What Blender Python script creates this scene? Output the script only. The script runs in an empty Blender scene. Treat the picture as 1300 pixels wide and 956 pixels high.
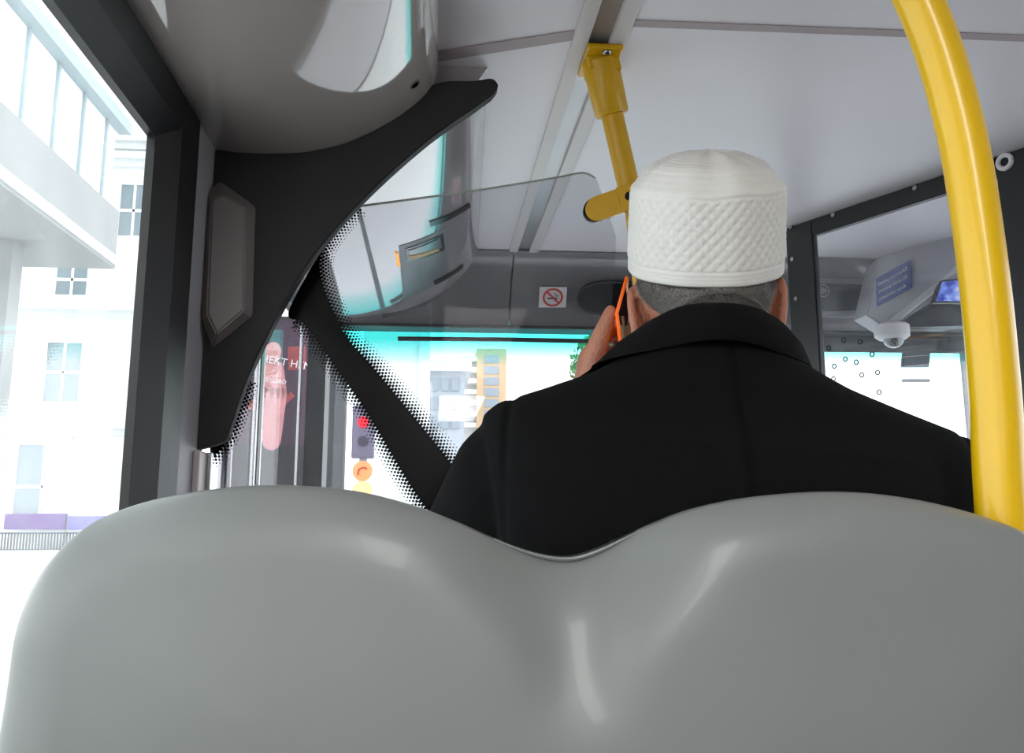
import bpy, bmesh, math, random
from mathutils import Vector, Matrix
random.seed(7)
S = bpy.context.scene
COL = S.collection
PI = math.pi

# ------------------------------------------------------------------ camera
F = 1150.0; CX, CY = 650.0, 433.0          # focal length and optical centre in pixels of a 1300 x 956 frame
TH = math.atan(207 / F); PS = math.radians(4.92)
EYE = Vector((0, 0, 1.1))
FWD = Vector((math.sin(PS) * math.cos(TH), math.cos(PS) * math.cos(TH), math.sin(TH)))
RT = Vector((math.cos(PS), -math.sin(PS), 0))
UP = RT.cross(FWD)
cam = bpy.data.cameras.new('camera'); camo = bpy.data.objects.new('camera', cam); COL.objects.link(camo)
camo.location = EYE
camo.rotation_euler = Matrix((RT, UP, -FWD)).transposed().to_euler()
cam.sensor_fit = 'HORIZONTAL'; cam.sensor_width = 36; cam.lens = F * 36 / 1300
cam.shift_y = -45 / 1300; cam.clip_start = 0.02; cam.clip_end = 400
S.camera = camo


def at(x, y, ax, v):                        # measuring aid: the point of a known plane of the bus seen at (x, y)
    k = FWD + RT * ((x - CX) / F) - UP * ((y - CY) / F)
    i = 'XYZ'.index(ax)
    return EYE + k * ((v - EYE[i]) / k[i])


# ------------------------------------------------------------------ materials
def lin(c):
    return tuple(((v / 255) / 12.92 if v / 255 <= .04045 else ((v / 255 + .055) / 1.055) ** 2.4) for v in c) + (1,)


def mat(name, rgb, rough=.5, metal=0, spec=.5, coat=0, noise=0, nscale=40, bump=0, bscale=200, sheen=0, emit=0, detail=4):
    m = bpy.data.materials.new(name); m.use_nodes = True
    nt = m.node_tree; b = nt.nodes['Principled BSDF']
    b.inputs['Base Color'].default_value = lin(rgb)
    b.inputs['Roughness'].default_value = rough
    b.inputs['Metallic'].default_value = metal
    b.inputs['Specular IOR Level'].default_value = spec
    b.inputs['Coat Weight'].default_value = coat
    b.inputs['Sheen Weight'].default_value = sheen
    tc = nt.nodes.new('ShaderNodeTexCoord')
    if noise:
        n = nt.nodes.new('ShaderNodeTexNoise'); n.inputs['Scale'].default_value = nscale; n.inputs['Detail'].default_value = detail
        nt.links.new(tc.outputs['Object'], n.inputs['Vector'])
        mx = nt.nodes.new('ShaderNodeMix'); mx.data_type = 'RGBA'
        a = lin(rgb)
        mx.inputs[6].default_value = tuple(max(0, v * (1 - noise)) for v in a[:3]) + (1,)
        mx.inputs[7].default_value = tuple(min(1, v * (1 + noise)) for v in a[:3]) + (1,)
        nt.links.new(n.outputs['Fac'], mx.inputs[0]); nt.links.new(mx.outputs[2], b.inputs['Base Color'])
    if bump:
        n2 = nt.nodes.new('ShaderNodeTexNoise'); n2.inputs['Scale'].default_value = bscale
        nt.links.new(tc.outputs['Object'], n2.inputs['Vector'])
        bp = nt.nodes.new('ShaderNodeBump'); bp.inputs['Strength'].default_value = bump; bp.inputs['Distance'].default_value = .002
        nt.links.new(n2.outputs['Fac'], bp.inputs['Height']); nt.links.new(bp.outputs['Normal'], b.inputs['Normal'])
    if emit:
        b.inputs['Emission Color'].default_value = lin(rgb); b.inputs['Emission Strength'].default_value = emit
    return m


def glass(name, tint, tint2=None, z0=0, z1=1, refl=1.0, dirt_haze=0.0):
    m = bpy.data.materials.new(name); m.use_nodes = True
    nt = m.node_tree; nt.nodes.clear(); N = nt.nodes.new; L = nt.links.new
    out = N('ShaderNodeOutputMaterial'); tr = N('ShaderNodeBsdfTransparent'); gl = N('ShaderNodeBsdfGlossy')
    gl.inputs['Roughness'].default_value = .02
    lw = N('ShaderNodeLayerWeight'); pw = N('ShaderNodeMath'); pw.operation = 'POWER'; pw.inputs[1].default_value = 5
    fr = N('ShaderNodeMath'); fr.operation = 'MULTIPLY_ADD'; fr.inputs[1].default_value = .9; fr.inputs[2].default_value = .035
    L(lw.outputs['Facing'], pw.inputs[0]); L(pw.outputs[0], fr.inputs[0])
    ml = N('ShaderNodeMath'); ml.operation = 'MULTIPLY'; ml.inputs[1].default_value = refl
    mx = N('ShaderNodeMixShader')
    tr.inputs['Color'].default_value = tuple(tint) + (1,)
    if tint2:
        g = N('ShaderNodeNewGeometry'); sx = N('ShaderNodeSeparateXYZ'); mr = N('ShaderNodeMapRange')
        mr.inputs['From Min'].default_value = z0; mr.inputs['From Max'].default_value = z1
        mc = N('ShaderNodeMix'); mc.data_type = 'RGBA'
        mc.inputs[6].default_value = tuple(tint) + (1,); mc.inputs[7].default_value = tuple(tint2) + (1,)
        L(g.outputs['Position'], sx.inputs[0]); L(sx.outputs['Z'], mr.inputs['Value'])
        L(mr.outputs[0], mc.inputs[0]); L(mc.outputs[2], tr.inputs['Color'])
    L(fr.outputs[0], ml.inputs[0]); L(ml.outputs[0], mx.inputs[0]); L(tr.outputs[0], mx.inputs[1]); L(gl.outputs[0], mx.inputs[2])
    last = mx
    if dirt_haze:  # dirt film that also stands for the haze of overbright windows
        df = N('ShaderNodeBsdfDiffuse'); df.inputs['Color'].default_value = (.8, .82, .82, 1)
        tl = N('ShaderNodeBsdfTranslucent'); tl.inputs['Color'].default_value = (.85, .87, .87, 1)
        am = N('ShaderNodeAddShader'); L(df.outputs[0], am.inputs[0]); L(tl.outputs[0], am.inputs[1])
        tc = N('ShaderNodeTexCoord'); nz = N('ShaderNodeTexNoise'); nz.inputs['Scale'].default_value = 9; nz.inputs['Detail'].default_value = 8
        L(tc.outputs['Object'], nz.inputs['Vector'])
        mr2 = N('ShaderNodeMapRange'); mr2.inputs['From Min'].default_value = .4; mr2.inputs['From Max'].default_value = .8
        mr2.inputs['To Min'].default_value = dirt_haze * .4; mr2.inputs['To Max'].default_value = dirt_haze * 1.6
        L(nz.outputs['Fac'], mr2.inputs['Value'])
        m2 = N('ShaderNodeMixShader'); L(mr2.outputs[0], m2.inputs[0]); L(mx.outputs[0], m2.inputs[1]); L(am.outputs[0], m2.inputs[2])
        last = m2
    L(last.outputs[0], out.inputs['Surface'])
    return m


M = {}
M['seat'] = mat('seat_plastic', (128, 131, 129), .37, spec=.38, coat=.06, noise=.05, nscale=9)
M['fabric'] = mat('seat_fabric', (60, 62, 90), .9, noise=.5, nscale=60)
M['ceil'] = mat('ceiling_panel', (226, 220, 224), .38, noise=.02, nscale=3)
M['seam'] = mat('seam_strip', (170, 155, 156), .5)
M['alu'] = mat('rail_cream', (205, 198, 196), .4)
M['aludark'] = mat('rail_channel', (160, 158, 160), .3, metal=.5)
M['duct'] = mat('duct_gloss', (178, 169, 164), .07, coat=1.0, noise=.03, nscale=5)
M['duct2'] = mat('front_cover_gloss', (176, 170, 172), .06, coat=1.0, noise=.04, nscale=5)
M['head'] = mat('header_grey', (120, 117, 120), .22, coat=.5, noise=.05, nscale=6)
M['wall'] = mat('wall_panel_grey', (150, 148, 153), .45)
M['lower'] = mat('lower_panel', (120, 122, 128), .6)
M['floor'] = mat('floor_vinyl', (70, 74, 82), .7, noise=.3, nscale=150)
M['rubber'] = mat('black_rubber', (22, 22, 23), .42, noise=.25, nscale=14, bump=.15, bscale=50)
M['black'] = mat('matt_black', (38, 37, 38), .72, noise=.1, nscale=400, bump=.25, bscale=900)
M['gblack'] = mat('glossy_black', (6, 6, 7), .15, spec=.3)
M['dark'] = mat('dark_plastic', (30, 31, 34), .4)
M['brown'] = mat('taupe_plastic', (106, 97, 96), .42, noise=.04, nscale=30)
M['yellow'] = mat('yellow_paint', (238, 190, 2), .34, coat=.2, noise=.02, nscale=60, bump=.05, bscale=120)
M['yellow2'] = mat('yellow_paint_deep', (214, 164, 6), .36, noise=.05, nscale=60)
M['steel'] = mat('steel', (170, 170, 172), .25, metal=1)
M['bolt'] = mat('dark_bolt', (25, 25, 28), .3, metal=.6)
M['coat'] = mat('black_wool', (11, 11, 12), .95, spec=.15, noise=.35, nscale=900, bump=.5, bscale=1100, sheen=0)
M['cap'] = mat('white_cotton', (226, 224, 219), .9, spec=.1, noise=.05, nscale=120, bump=.3, bscale=1600)
M['skin'] = mat('skin', (174, 116, 92), .5, noise=.25, nscale=60, bump=.8, bscale=260)
M['hair'] = mat('grey_hair', (108, 103, 99), .6, noise=.9, nscale=300, detail=1)
M['scalp'] = mat('short_hair', (58, 53, 50), .8, noise=.5, nscale=260, bump=.5, bscale=700)
M['beard'] = mat('white_beard', (222, 220, 216), .6)
M['orange'] = mat('orange_case', (255, 122, 0), .4, emit=.12)  # case colour is given a faint glow of its own
M['phone'] = mat('phone_metal', (150, 132, 112), .3, metal=.8)
M['screen'] = mat('phone_glass', (8, 8, 9), .1)
M['trouser'] = mat('dark_trouser', (30, 31, 36), .9)
M['shoe'] = mat('black_leather', (15, 14, 14), .3)
M['white'] = mat('white_print', (232, 228, 230), .5)
M['red'] = mat('red_print', (206, 62, 60), .5)
M['ink'] = mat('dark_print', (60, 62, 66), .5)
M['blue'] = mat('blue_sticker', (38, 62, 140), .4)
M['sgrey'] = mat('cab_grey', (168, 166, 174), .35)
M['teal'] = mat('teal_blind', (60, 170, 165), .4)
M['pane'] = glass('side_glass', (.97, .985, .985), dirt_haze=.06)
M['part'] = glass('partition_glass', (.84, .83, .85), refl=.06, dirt_haze=.012)
M['cabg'] = glass('cab_glass', (.9, .9, .92), refl=1.3, dirt_haze=.03)
M['wscr'] = glass('windscreen_glass', (.97, .99, .985), (.22, .8, .76), 1.60, 1.70)
M['eye'] = mat('eye_white', (235, 232, 228), .2)
M['iris'] = mat('iris_brown', (50, 30, 20), .2)


# ------------------------------------------------------------------ mesh helpers
def BM(): return bmesh.new()


def box(bm, lo, hi, bev=0):
    lo, hi = Vector(lo), Vector(hi); c = (lo + hi) / 2; s = hi - lo
    r = bmesh.ops.create_cube(bm, size=1, matrix=Matrix.Translation(c) @ Matrix.Diagonal((abs(s.x), abs(s.y), abs(s.z), 1)))
    if bev:
        es = {e for v in r['verts'] for e in v.link_edges}
        bmesh.ops.bevel(bm, geom=list(es), offset=bev, segments=2, affect='EDGES', profile=.6)


def tube(bm, pts, r, seg=20, caps=True):
    pts = [Vector(p) for p in pts]; n = len(pts)
    rs = r if isinstance(r, (list, tuple)) else [r] * n
    rings = []; ref = None
    for i, p in enumerate(pts):
        t = (pts[min(i + 1, n - 1)] - pts[max(i - 1, 0)]).normalized()
        if ref is None:
            ref = Vector((1, 0, 0)) if abs(t.x) < .8 else Vector((0, 1, 0))
        a = (ref - t * ref.dot(t)).normalized(); ref = a; b = t.cross(a)
        rings.append([bm.verts.new(p + (a * math.cos(2 * PI * k / seg) + b * math.sin(2 * PI * k / seg)) * rs[i]) for k in range(seg)])
    for i in range(n - 1):
        for k in range(seg):
            bm.faces.new((rings[i][k], rings[i][(k + 1) % seg], rings[i + 1][(k + 1) % seg], rings[i + 1][k]))
    if caps:
        bm.faces.new(rings[0][::-1]); bm.faces.new(rings[-1])


def prism(bm, poly, off, bev=0):                       # polygon of 3D points pushed along off
    off = Vector(off)
    a = [bm.verts.new(Vector(p)) for p in poly]; b = [bm.verts.new(Vector(p) + off) for p in poly]
    n = len(a); fs = [bm.faces.new(a[::-1]), bm.faces.new(b)]
    for i in range(n):
        fs.append(bm.faces.new((a[i], a[(i + 1) % n], b[(i + 1) % n], b[i])))
    bmesh.ops.recalc_face_normals(bm, faces=fs)
    if bev:
        bmesh.ops.bevel(bm, geom=list(fs[0].edges) + list(fs[1].edges), offset=bev, segments=2, affect='EDGES')


def ell(bm, c, r, rot=None, u=24, v=16):
    m = Matrix.Translation(Vector(c))
    if rot: m = m @ rot
    bmesh.ops.create_uvsphere(bm, u_segments=u, v_segments=v, radius=1, matrix=m @ Matrix.Diagonal((r[0], r[1], r[2], 1)))


def disc(bm, c, r, nrm, seg=16, thick=.002):
    n = Vector(nrm).normalized(); tube(bm, [Vector(c) - n * thick / 2, Vector(c) + n * thick / 2], r, seg)


def grid(bm, rows, close=False):
    vs = [[bm.verts.new(Vector(p)) for p in row] for row in rows]
    for i in range(len(vs) - 1):
        m = len(vs[i])
        for j in range(m if close else m - 1):
            bm.faces.new((vs[i][j], vs[i][(j + 1) % m], vs[i + 1][(j + 1) % m], vs[i + 1][j]))
    return vs


def spline(pts, n=8):                                   # Catmull-Rom through the given points
    P = [Vector(p) for p in pts]; out = []
    for i in range(len(P) - 1):
        p0, p1, p2, p3 = P[max(i - 1, 0)], P[i], P[i + 1], P[min(i + 2, len(P) - 1)]
        for k in range(n):
            t = k / n
            out.append(.5 * ((2 * p1) + (p2 - p0) * t + (2 * p0 - 5 * p1 + 4 * p2 - p3) * t * t + (3 * p1 - p0 - 3 * p2 + p3) * t ** 3))
    return out + [P[-1]]


def wloc(o):
    v = Vector(o.location); p = o.parent
    while p: v += p.location; p = p.parent
    return v


def mesh_obj(name, bm, m, parent=None, smooth=False, angle=40):
    bmesh.ops.recalc_face_normals(bm, faces=bm.faces)
    if parent is not None: o0 = wloc(parent)
    else:
        xs = [v.co for v in bm.verts]
        o0 = Vector(((min(v.x for v in xs) + max(v.x for v in xs)) / 2, (min(v.y for v in xs) + max(v.y for v in xs)) / 2, min(v.z for v in xs)))
    for v in bm.verts: v.co -= o0
    me = bpy.data.meshes.new(name); bm.to_mesh(me); bm.free()
    me.materials.append(m)
    if smooth:
        me.polygons.foreach_set('use_smooth', [True] * len(me.polygons))
        if angle: me.set_sharp_from_angle(angle=math.radians(angle))
    o = bpy.data.objects.new(name, me); COL.objects.link(o)
    if parent is not None: o.parent = parent
    else: o.location = o0
    return o


def tag(o, label, cat, group=None):
    o['label'] = label; o['category'] = cat
    if group: o['group'] = group
    return o


def thing(name, label, cat, loc, group=None):
    o = bpy.data.objects.new(name, None); COL.objects.link(o); o.location = loc; o.empty_display_size = .05
    return tag(o, label, cat, group)


def struct(name, bm, m, smooth=False, parent=None):
    o = mesh_obj(name, bm, m, parent, smooth)
    if parent is None: o['kind'] = 'structure'
    return o


def text(name, body, size, m, parent, origin, xdir, ydir, align='LEFT', ext=.0006):
    c = bpy.data.curves.new(name, 'FONT'); c.body = body; c.size = size; c.align_x = align; c.extrude = ext
    o = bpy.data.objects.new(name, c); COL.objects.link(o)
    dg = bpy.context.evaluated_depsgraph_get()
    me = bpy.data.meshes.new_from_object(o.evaluated_get(dg)); COL.objects.unlink(o); bpy.data.objects.remove(o)
    x = Vector(xdir).normalized(); y = Vector(ydir).normalized(); z = x.cross(y)
    mt = Matrix.Translation(Vector(origin) - wloc(parent)) @ Matrix((x, y, z)).transposed().to_4x4()
    me.transform(mt); me.materials.clear(); me.materials.append(m)
    t = bpy.data.objects.new(name, me); COL.objects.link(t); t.parent = parent
    return t


def remesh(bm, voxel, it=4, fac=.5):
    """fuse overlapping pieces of one body into one continuous surface"""
    me = bpy.data.meshes.new('tmp'); bm.to_mesh(me); bm.free()
    o = bpy.data.objects.new('tmp', me); COL.objects.link(o)
    r = o.modifiers.new('r', 'REMESH'); r.mode = 'VOXEL'; r.voxel_size = voxel
    s = o.modifiers.new('s', 'SMOOTH'); s.iterations = it; s.factor = fac
    dg = bpy.context.evaluated_depsgraph_get()
    m2 = bpy.data.meshes.new_from_object(o.evaluated_get(dg))
    out = BM(); out.from_mesh(m2)
    bpy.data.objects.remove(o); bpy.data.meshes.remove(me); bpy.data.meshes.remove(m2)
    return out


def lerp_tab(tab, x):
    if x <= tab[0][0]: return tab[0][1]
    for (a, b), (c, d) in zip(tab, tab[1:]):
        if x <= c: return b + (d - b) * (x - a) / (c - a)
    return tab[-1][1]


WX = -.41; GX = -.455; RX = 2.06; CZ = 1.95; Y0, Y1 = -3.0, 3.36

# ------------------------------------------------------------------ bus shell
b = BM(); box(b, (GX - .06, Y0, -.08), (RX + .08, Y1, 0)); struct('floor', b, M['floor'])
b = BM(); box(b, (WX, -.6, 0), (.56, 1.62, .17), .01); o = struct('trim_1', b, M['floor'])
# ceiling: two runs of panels either side of the rail
b = BM()
rc = .06
def cpanel(x0, x1, y0, y1, round_front=False):
    if round_front:
        poly = [(x0, y0, CZ), (x1, y0, CZ), (x1, y1, CZ)] + [(x0 + rc - rc * math.sin(a), y1 - rc + rc * math.cos(a), CZ) for a in [PI / 2 * k / 6 for k in range(7)]]
    else: poly = [(x0, y0, CZ), (x1, y0, CZ), (x1, y1, CZ), (x0, y1, CZ)]
    prism(b, poly, (0, 0, .03))
cpanel(-.02, .25, Y0, 1.70); cpanel(.09, .25, 1.70, 3.1, True)
cpanel(.34, RX, Y0, 3.1)
box(b, (GX, Y0, CZ + .03), (RX + .06, Y1, CZ + .06))
struct('ceiling', b, M['ceil'])
b = BM()
prism(b, [at(553, 66, 'Z', CZ - .002), at(737, 38, 'Z', CZ - .002), at(737, 50, 'Z', CZ - .002), at(553, 79, 'Z', CZ - .002)], (0, 0, .002))
prism(b, [(.33, 1.463, CZ - .002), (RX, 1.44, CZ - .002), (RX, 1.462, CZ - .002), (.33, 1.485, CZ - .002)], (0, 0, .002))
struct('trim_2', b, M['seam'])
rail = thing('ceiling_rail', 'cream metal channel rail running along the white ceiling to the front', 'rail', (.30, 0, CZ - .006))
b = BM(); box(b, (.245, Y0, CZ - .006), (.275, 3.08, CZ + .02), .002); box(b, (.315, Y0, CZ - .006), (.345, 3.08, CZ + .02), .002); mesh_obj('flange', b, M['alu'], rail)
b = BM(); box(b, (.275, Y0, CZ + .004), (.315, 3.08, CZ + .02)); mesh_obj('channel', b, M['aludark'], rail)

# left wall
b = BM()
box(b, (GX - .03, Y0, 0), (WX, 1.66, .80))                 # below the windows
box(b, (GX - .03, Y0, 1.745), (WX, 1.66, CZ + .03))        # above
box(b, (GX - .03, 1.50, .80), (WX, 1.66, 1.745))           # pillar face by the door
box(b, (GX - .03, -1.5, .80), (WX, -1.35, 1.745))
box(b, (GX - .03, Y0, .80), (WX, -2.9, 1.745))
box(b, (GX - .03, 1.66, 1.76), (WX, Y1, CZ + .03))         # over the door
box(b, (GX - .03, 3.2, 0), (WX, Y1, .95))
struct('wall_left', b, M['wall'])
def side_window(name, y0, y1):
    """pane with its black rubber surround, in the left wall"""
    pg = BM(); box(pg, (GX - .004, y0, .80), (GX + .002, y1, 1.745))
    p = struct(name, pg, M['pane'])
    b = BM()
    # reveal: sloping black faces from the glass out to the wall panel
    ow = [(WX + .004, y0, .79), (WX + .004, y1, .79), (WX + .004, y1, 1.748), (WX + .004, y0, 1.748)]
    iw = [(GX + .003, y0 + .1, .84), (GX + .003, y1 - .125, .84), (GX + .003, y1 - .125, 1.664), (GX + .003, y0 + .1, 1.664)]
    mid = [tuple(Vector(o_) * .45 + Vector(i_) * .55 + Vector((.016, 0, 0))) for o_, i_ in zip(ow, iw)]
    lip = [(GX + .016, q[1], q[2]) for q in iw]
    back = [(GX + .003, q[1], q[2]) for q in ow]
    grid(b, [iw, lip, mid, ow, back], close=True)
    mesh_obj('window_frame', b, M['rubber'], p)
    return p
side_window('window_1', -1.35, 1.50); side_window('window_2', -2.9, -1.5)
b = BM(); tube(b, [(WX + .004, Y0, 1.752), (WX + .004, 1.65, 1.752)], .004, 8); struct('trim_3', b, M['dark'])
b = BM(); box(b, (WX, 1.60, .17), (WX + .012, 1.655, 1.19), .003); struct('trim_4', b, mat('lit_wall_pale', (196, 184, 184), .35))  # plain wall continuing; its brighter light is put into this paler colour
b = BM(); box(b, (WX + .012, 1.648, .17), (WX + .02, 1.664, 1.19), .002); struct('trim_5', b, M['steel'])

# right wall, rear wall: windows with open glass
b = BM()
box(b, (RX, Y0, 0), (RX + .05, Y1, .85)); box(b, (RX, Y0, 1.72), (RX + .05, Y1, CZ + .03))
for y in (.15, 1.7, 3.26): box(b, (RX, y, .85), (RX + .05, y + .1, 1.72))
box(b, (RX, Y0, .85), (RX + .05, .15, 1.72)); struct('wall_right', b, M['wall'])
b = BM()
for y0, y1 in ((.2, 1.7), (1.8, 3.26)): box(b, (RX + .02, y0, .85), (RX + .026, y1, 1.72))
struct('window_3', b, M['pane'])
b = BM(); box(b, (GX, Y0 - .05, 0), (RX + .05, Y0, CZ + .03)); struct('wall_back', b, M['wall'])

# ------------------------------------------------------------------ overhead glossy duct, near
prof = spline([(WX, 0, 1.745), (-.34, 0, 1.739), (-.232, 0, 1.748), (-.12, 0, 1.792), (-.04, 0, 1.852), (-.006, 0, 1.905), (-.002, 0, CZ)], 10)
b = BM(); rows = []
for i in range(61):
    y = 1.632 + (Y0 - 1.632) * i / 60
    rows.append([(p.x, y, p.z) for p in prof] + [(WX, y, CZ)])
vs = grid(b, rows, close=True)
b.faces.new(vs[0]); b.faces.new(vs[-1][::-1])
dk = thing('overhead_duct', 'glossy grey overhead duct above the side window', 'duct', (-.2, .5, 1.74))
mesh_obj('duct_shell', b, M['duct'], dk, True, 50)
b = BM(); p = at(526, 124, 'Y', 1.56); q = None
c = Vector((-.045, 1.54, 1.848)); n = Vector((.62, 0, -.78)).normalized()
tube(b, [c + n * -.004, c + n * .0025], [.012, .012], 20); mesh_obj('screw_cap', b, M['brown'], dk, True)
b = BM(); tube(b, [c + n * .0005, c + n * .0032], [.008, .008], 16); mesh_obj('screw_hole', b, M['gblack'], dk, True)

# ------------------------------------------------------------------ front cover over the door (glossy) and windscreen header
prof2 = spline([(WX, 0, 1.742), (-.33, 0, 1.741), (-.245, 0, 1.747), (-.13, 0, 1.772), (-.02, 0, 1.83), (.06, 0, 1.90), (.095, 0, CZ)], 10)
fc = thing('front_overhead_cover', 'glossy light grey cover over the front door, beyond the glass partition', 'cover', (-.1, 2.4, 1.74))
b = BM(); rows = []
NF = 60
for i in range(NF + 1):
    t = i / NF; y = 1.665 + 1.47 * t
    rows.append([(p.x + .05 * t * max(0, (p.x + .3)) / .4, y, p.z - .0 * t) for p in prof2] + [(WX, y, CZ)])
vs = grid(b, rows, close=True); b.faces.new(vs[0]); b.faces.new(vs[-1][::-1])
mesh_obj('cover_shell', b, M['duct2'], fc, True, 50)
def on_cover(x, y):                                   # height and outward normal of the cover underside
    t = (y - 1.665) / 1.47
    pp = [(p.x + .05 * t * max(0, (p.x + .3)) / .4, p.z) for p in prof2]
    for (a, za), (c2, zc) in zip(pp, pp[1:]):
        if a <= x <= c2:
            k = (x - a) / (c2 - a); nn = Vector((zc - za, 0, -(c2 - a))).normalized()
            return za + (zc - za) * k, nn
    return CZ, Vector((0, 0, -1))
def strip_on_cover(bm, x0, y0, x1, y1, x2, y2, x3, y3, h=.002, n=10):
    """a patch lying on the curved cover, corners given in plan"""
    top = []; bot = []
    for i in range(n + 1):
        u = i / n; rt = []; rb = []
        for j in range(n + 1):
            v = j / n
            x = (x0 * (1 - u) + x1 * u) * (1 - v) + (x3 * (1 - u) + x2 * u) * v
            y = (y0 * (1 - u) + y1 * u) * (1 - v) + (y3 * (1 - u) + y2 * u) * v
            z, nn = on_cover(x, y)
            rt.append(Vector((x, y, z)) + nn * h); rb.append(Vector((x, y, z)) - nn * .004)
        top.append(rt); bot.append(rb)
    grid(bm, top); grid(bm, bot)
    ring = lambda g: [g[0][j] for j in range(n)] + [g[i][n] for i in range(n)] + [g[n][j] for j in range(n, 0, -1)] + [g[i][0] for i in range(n, 0, -1)]
    grid(bm, [ring(top), ring(bot)], close=True)
def cov(px, py):                                      # plan position on the cover for a measured point
    z = 1.8
    for _ in range(25):
        p = at(px, py, 'Z', z); z = on_cover(p.x, p.y)[0] * .6 + z * .4
    return p.x, p.y
def patch(pts, h):
    bm = BM(); q = [c2 for p in pts for c2 in cov(*p)]; strip_on_cover(bm, *q, h=h); return bm
mesh_obj('seam', patch([(452, 262), (457, 262), (494, 409), (487, 409)], .0015), M['dark'], fc, True)
mesh_obj('recess_panel', patch([(506, 312), (566, 288), (569, 345), (512, 382)], .0012), mat('recess_grey', (84, 82, 86), .35), fc, True)
mesh_obj('slot_frame', patch([(514, 315), (562, 296), (564, 316), (517, 332)], .003), M['gblack'], fc, True)
mesh_obj('slot_window', patch([(518, 317), (558, 301), (560, 313), (520, 328)], .0045), mat('slot_grey', (140, 138, 140), .1), fc, True)
mesh_obj('slot_reflection', patch([(519, 323), (555, 314), (557, 316), (520, 328)], .006), mat('amber_reflection', (206, 160, 60), .4), fc, True)  # yellow reflection in the slot, drawn as an amber strip
mesh_obj('vent_slit', patch([(545, 281), (595, 257), (597, 262), (546, 287)], .003), M['gblack'], fc, True)
mesh_obj('vent_slit', patch([(550, 356), (587, 335), (588, 339), (552, 361)], .003), M['gblack'], fc, True)
mesh_obj('amber_streak', patch([(501, 320), (505, 320), (508, 336), (504, 337)], .004), mat('amber_streak', (255, 170, 10), .4, emit=.8), fc, True)  # narrow amber streak with emission of its own

hp = spline([(0, 2.96, CZ - .004), (0, 3.03, 1.925), (0, 3.10, 1.875), (0, 3.15, 1.82), (0, 3.19, 1.765), (0, 3.20, 1.735)], 6)
hd = thing('front_header', 'grey moulded header panel above the windscreen', 'panel', (.7, 3.2, 1.735))
def header(x0, x1, name):
    bm = BM()
    prism(bm, [(x0, p.y, p.z) for p in hp] + [(x0, 3.30, 1.735), (x0, 3.30, CZ)], (x1 - x0, 0, 0)); return mesh_obj(name, bm, M['head'], hd, True, 30)
header(-.40, .262, 'panel'); header(.268, 1.16, 'panel'); header(1.166, RX - .01, 'panel')
b = BM(); box(b, (-.40, 3.185, 1.722), (RX - .01, 3.29, 1.734), .003); mesh_obj('edge_strip', b, M['dark'], hd)
def hdr_z(y): return lerp_tab([(p.y, p.z) for p in hp], y)
# oval speaker recess
ov = thing('oval_recess', 'dark oval recess in the grey front header, right of the no smoking sign', 'vent', (.62, 3.09, 1.84))
b = BM()
pl = []
for k in range(32):
    a = 2 * PI * k / 32; x = .63 + .125 * math.copysign(abs(math.cos(a)) ** .7, math.cos(a)); z = 1.829 + .05 * math.sin(a)
    pl.append((x, 3.128 - (z - 1.829) * .75 * 1.2, z))
prism(b, [Vector(p) + Vector((0, -.006, -.004)) for p in pl], (0, .02, .012)); mesh_obj('recess', b, mat('recess_black', (20, 21, 24), .75, spec=.1), ov)
b = BM(); r2 = [Vector(p) + Vector((0, -.008, -.005)) for p in pl]; tube(b, r2 + [r2[0]], .004, 8, False); mesh_obj('rim', b, M['dark'], ov, True)

# no smoking sign, a flat sticker on the header
def hpl(px, py):
    y = 3.1
    for _ in range(20):
        p = at(px, py, 'Y', y); z = p.z
        y = lerp_tab(sorted([(q.z, q.y) for q in hp]), z) * .6 + y * .4
    return at(px, py, 'Y', y)
q = [hpl(684, 362), hpl(721, 362), hpl(719, 390), hpl(682, 390)]
cen = sum(q, Vector()) / 4; xd = ((q[1] - q[0]) + (q[2] - q[3])).normalized(); yd = ((q[0] - q[3]) + (q[1] - q[2])).normalized()
yd = (yd - xd * yd.dot(xd)).normalized(); nd = xd.cross(yd); cen = cen + nd * .009
W_, H_ = .049, .041
ns = thing('no_smoking_sign', 'white sticker with red no smoking symbol on the grey front header', 'sign', cen)
Q = lambda x, y, h=0: cen + xd * x + yd * y + nd * h
b = BM(); prism(b, [Q(-W_, -H_), Q(W_, -H_), Q(W_, H_), Q(-W_, H_)], nd * -.004); mesh_obj('sticker', b, M['white'], ns)
b = BM(); ring = [Q(.033 * math.cos(2 * PI * k / 40), .033 * math.sin(2 * PI * k / 40), .0005) for k in range(41)]
tube(b, ring, .0038, 6, False); tube(b, [Q(-.023, .023, .001), Q(.023, -.023, .001)], .0036, 6); mesh_obj('red_ring', b, M['red'], ns)
b = BM(); tube(b, [Q(-.02, -.004, .0004), Q(.016, -.004, .0004)], .0028, 6)
tube(b, spline([Q(.008, .002, .0004), Q(.012, .008, .0004), Q(.006, .012, .0004), Q(.01, .018, .0004)], 4), .0013, 6)
tube(b, spline([Q(.016, .002, .0004), Q(.019, .008, .0004), Q(.014, .012, .0004)], 4), .0013, 6); mesh_obj('cigarette', b, M['ink'], ns)

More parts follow.
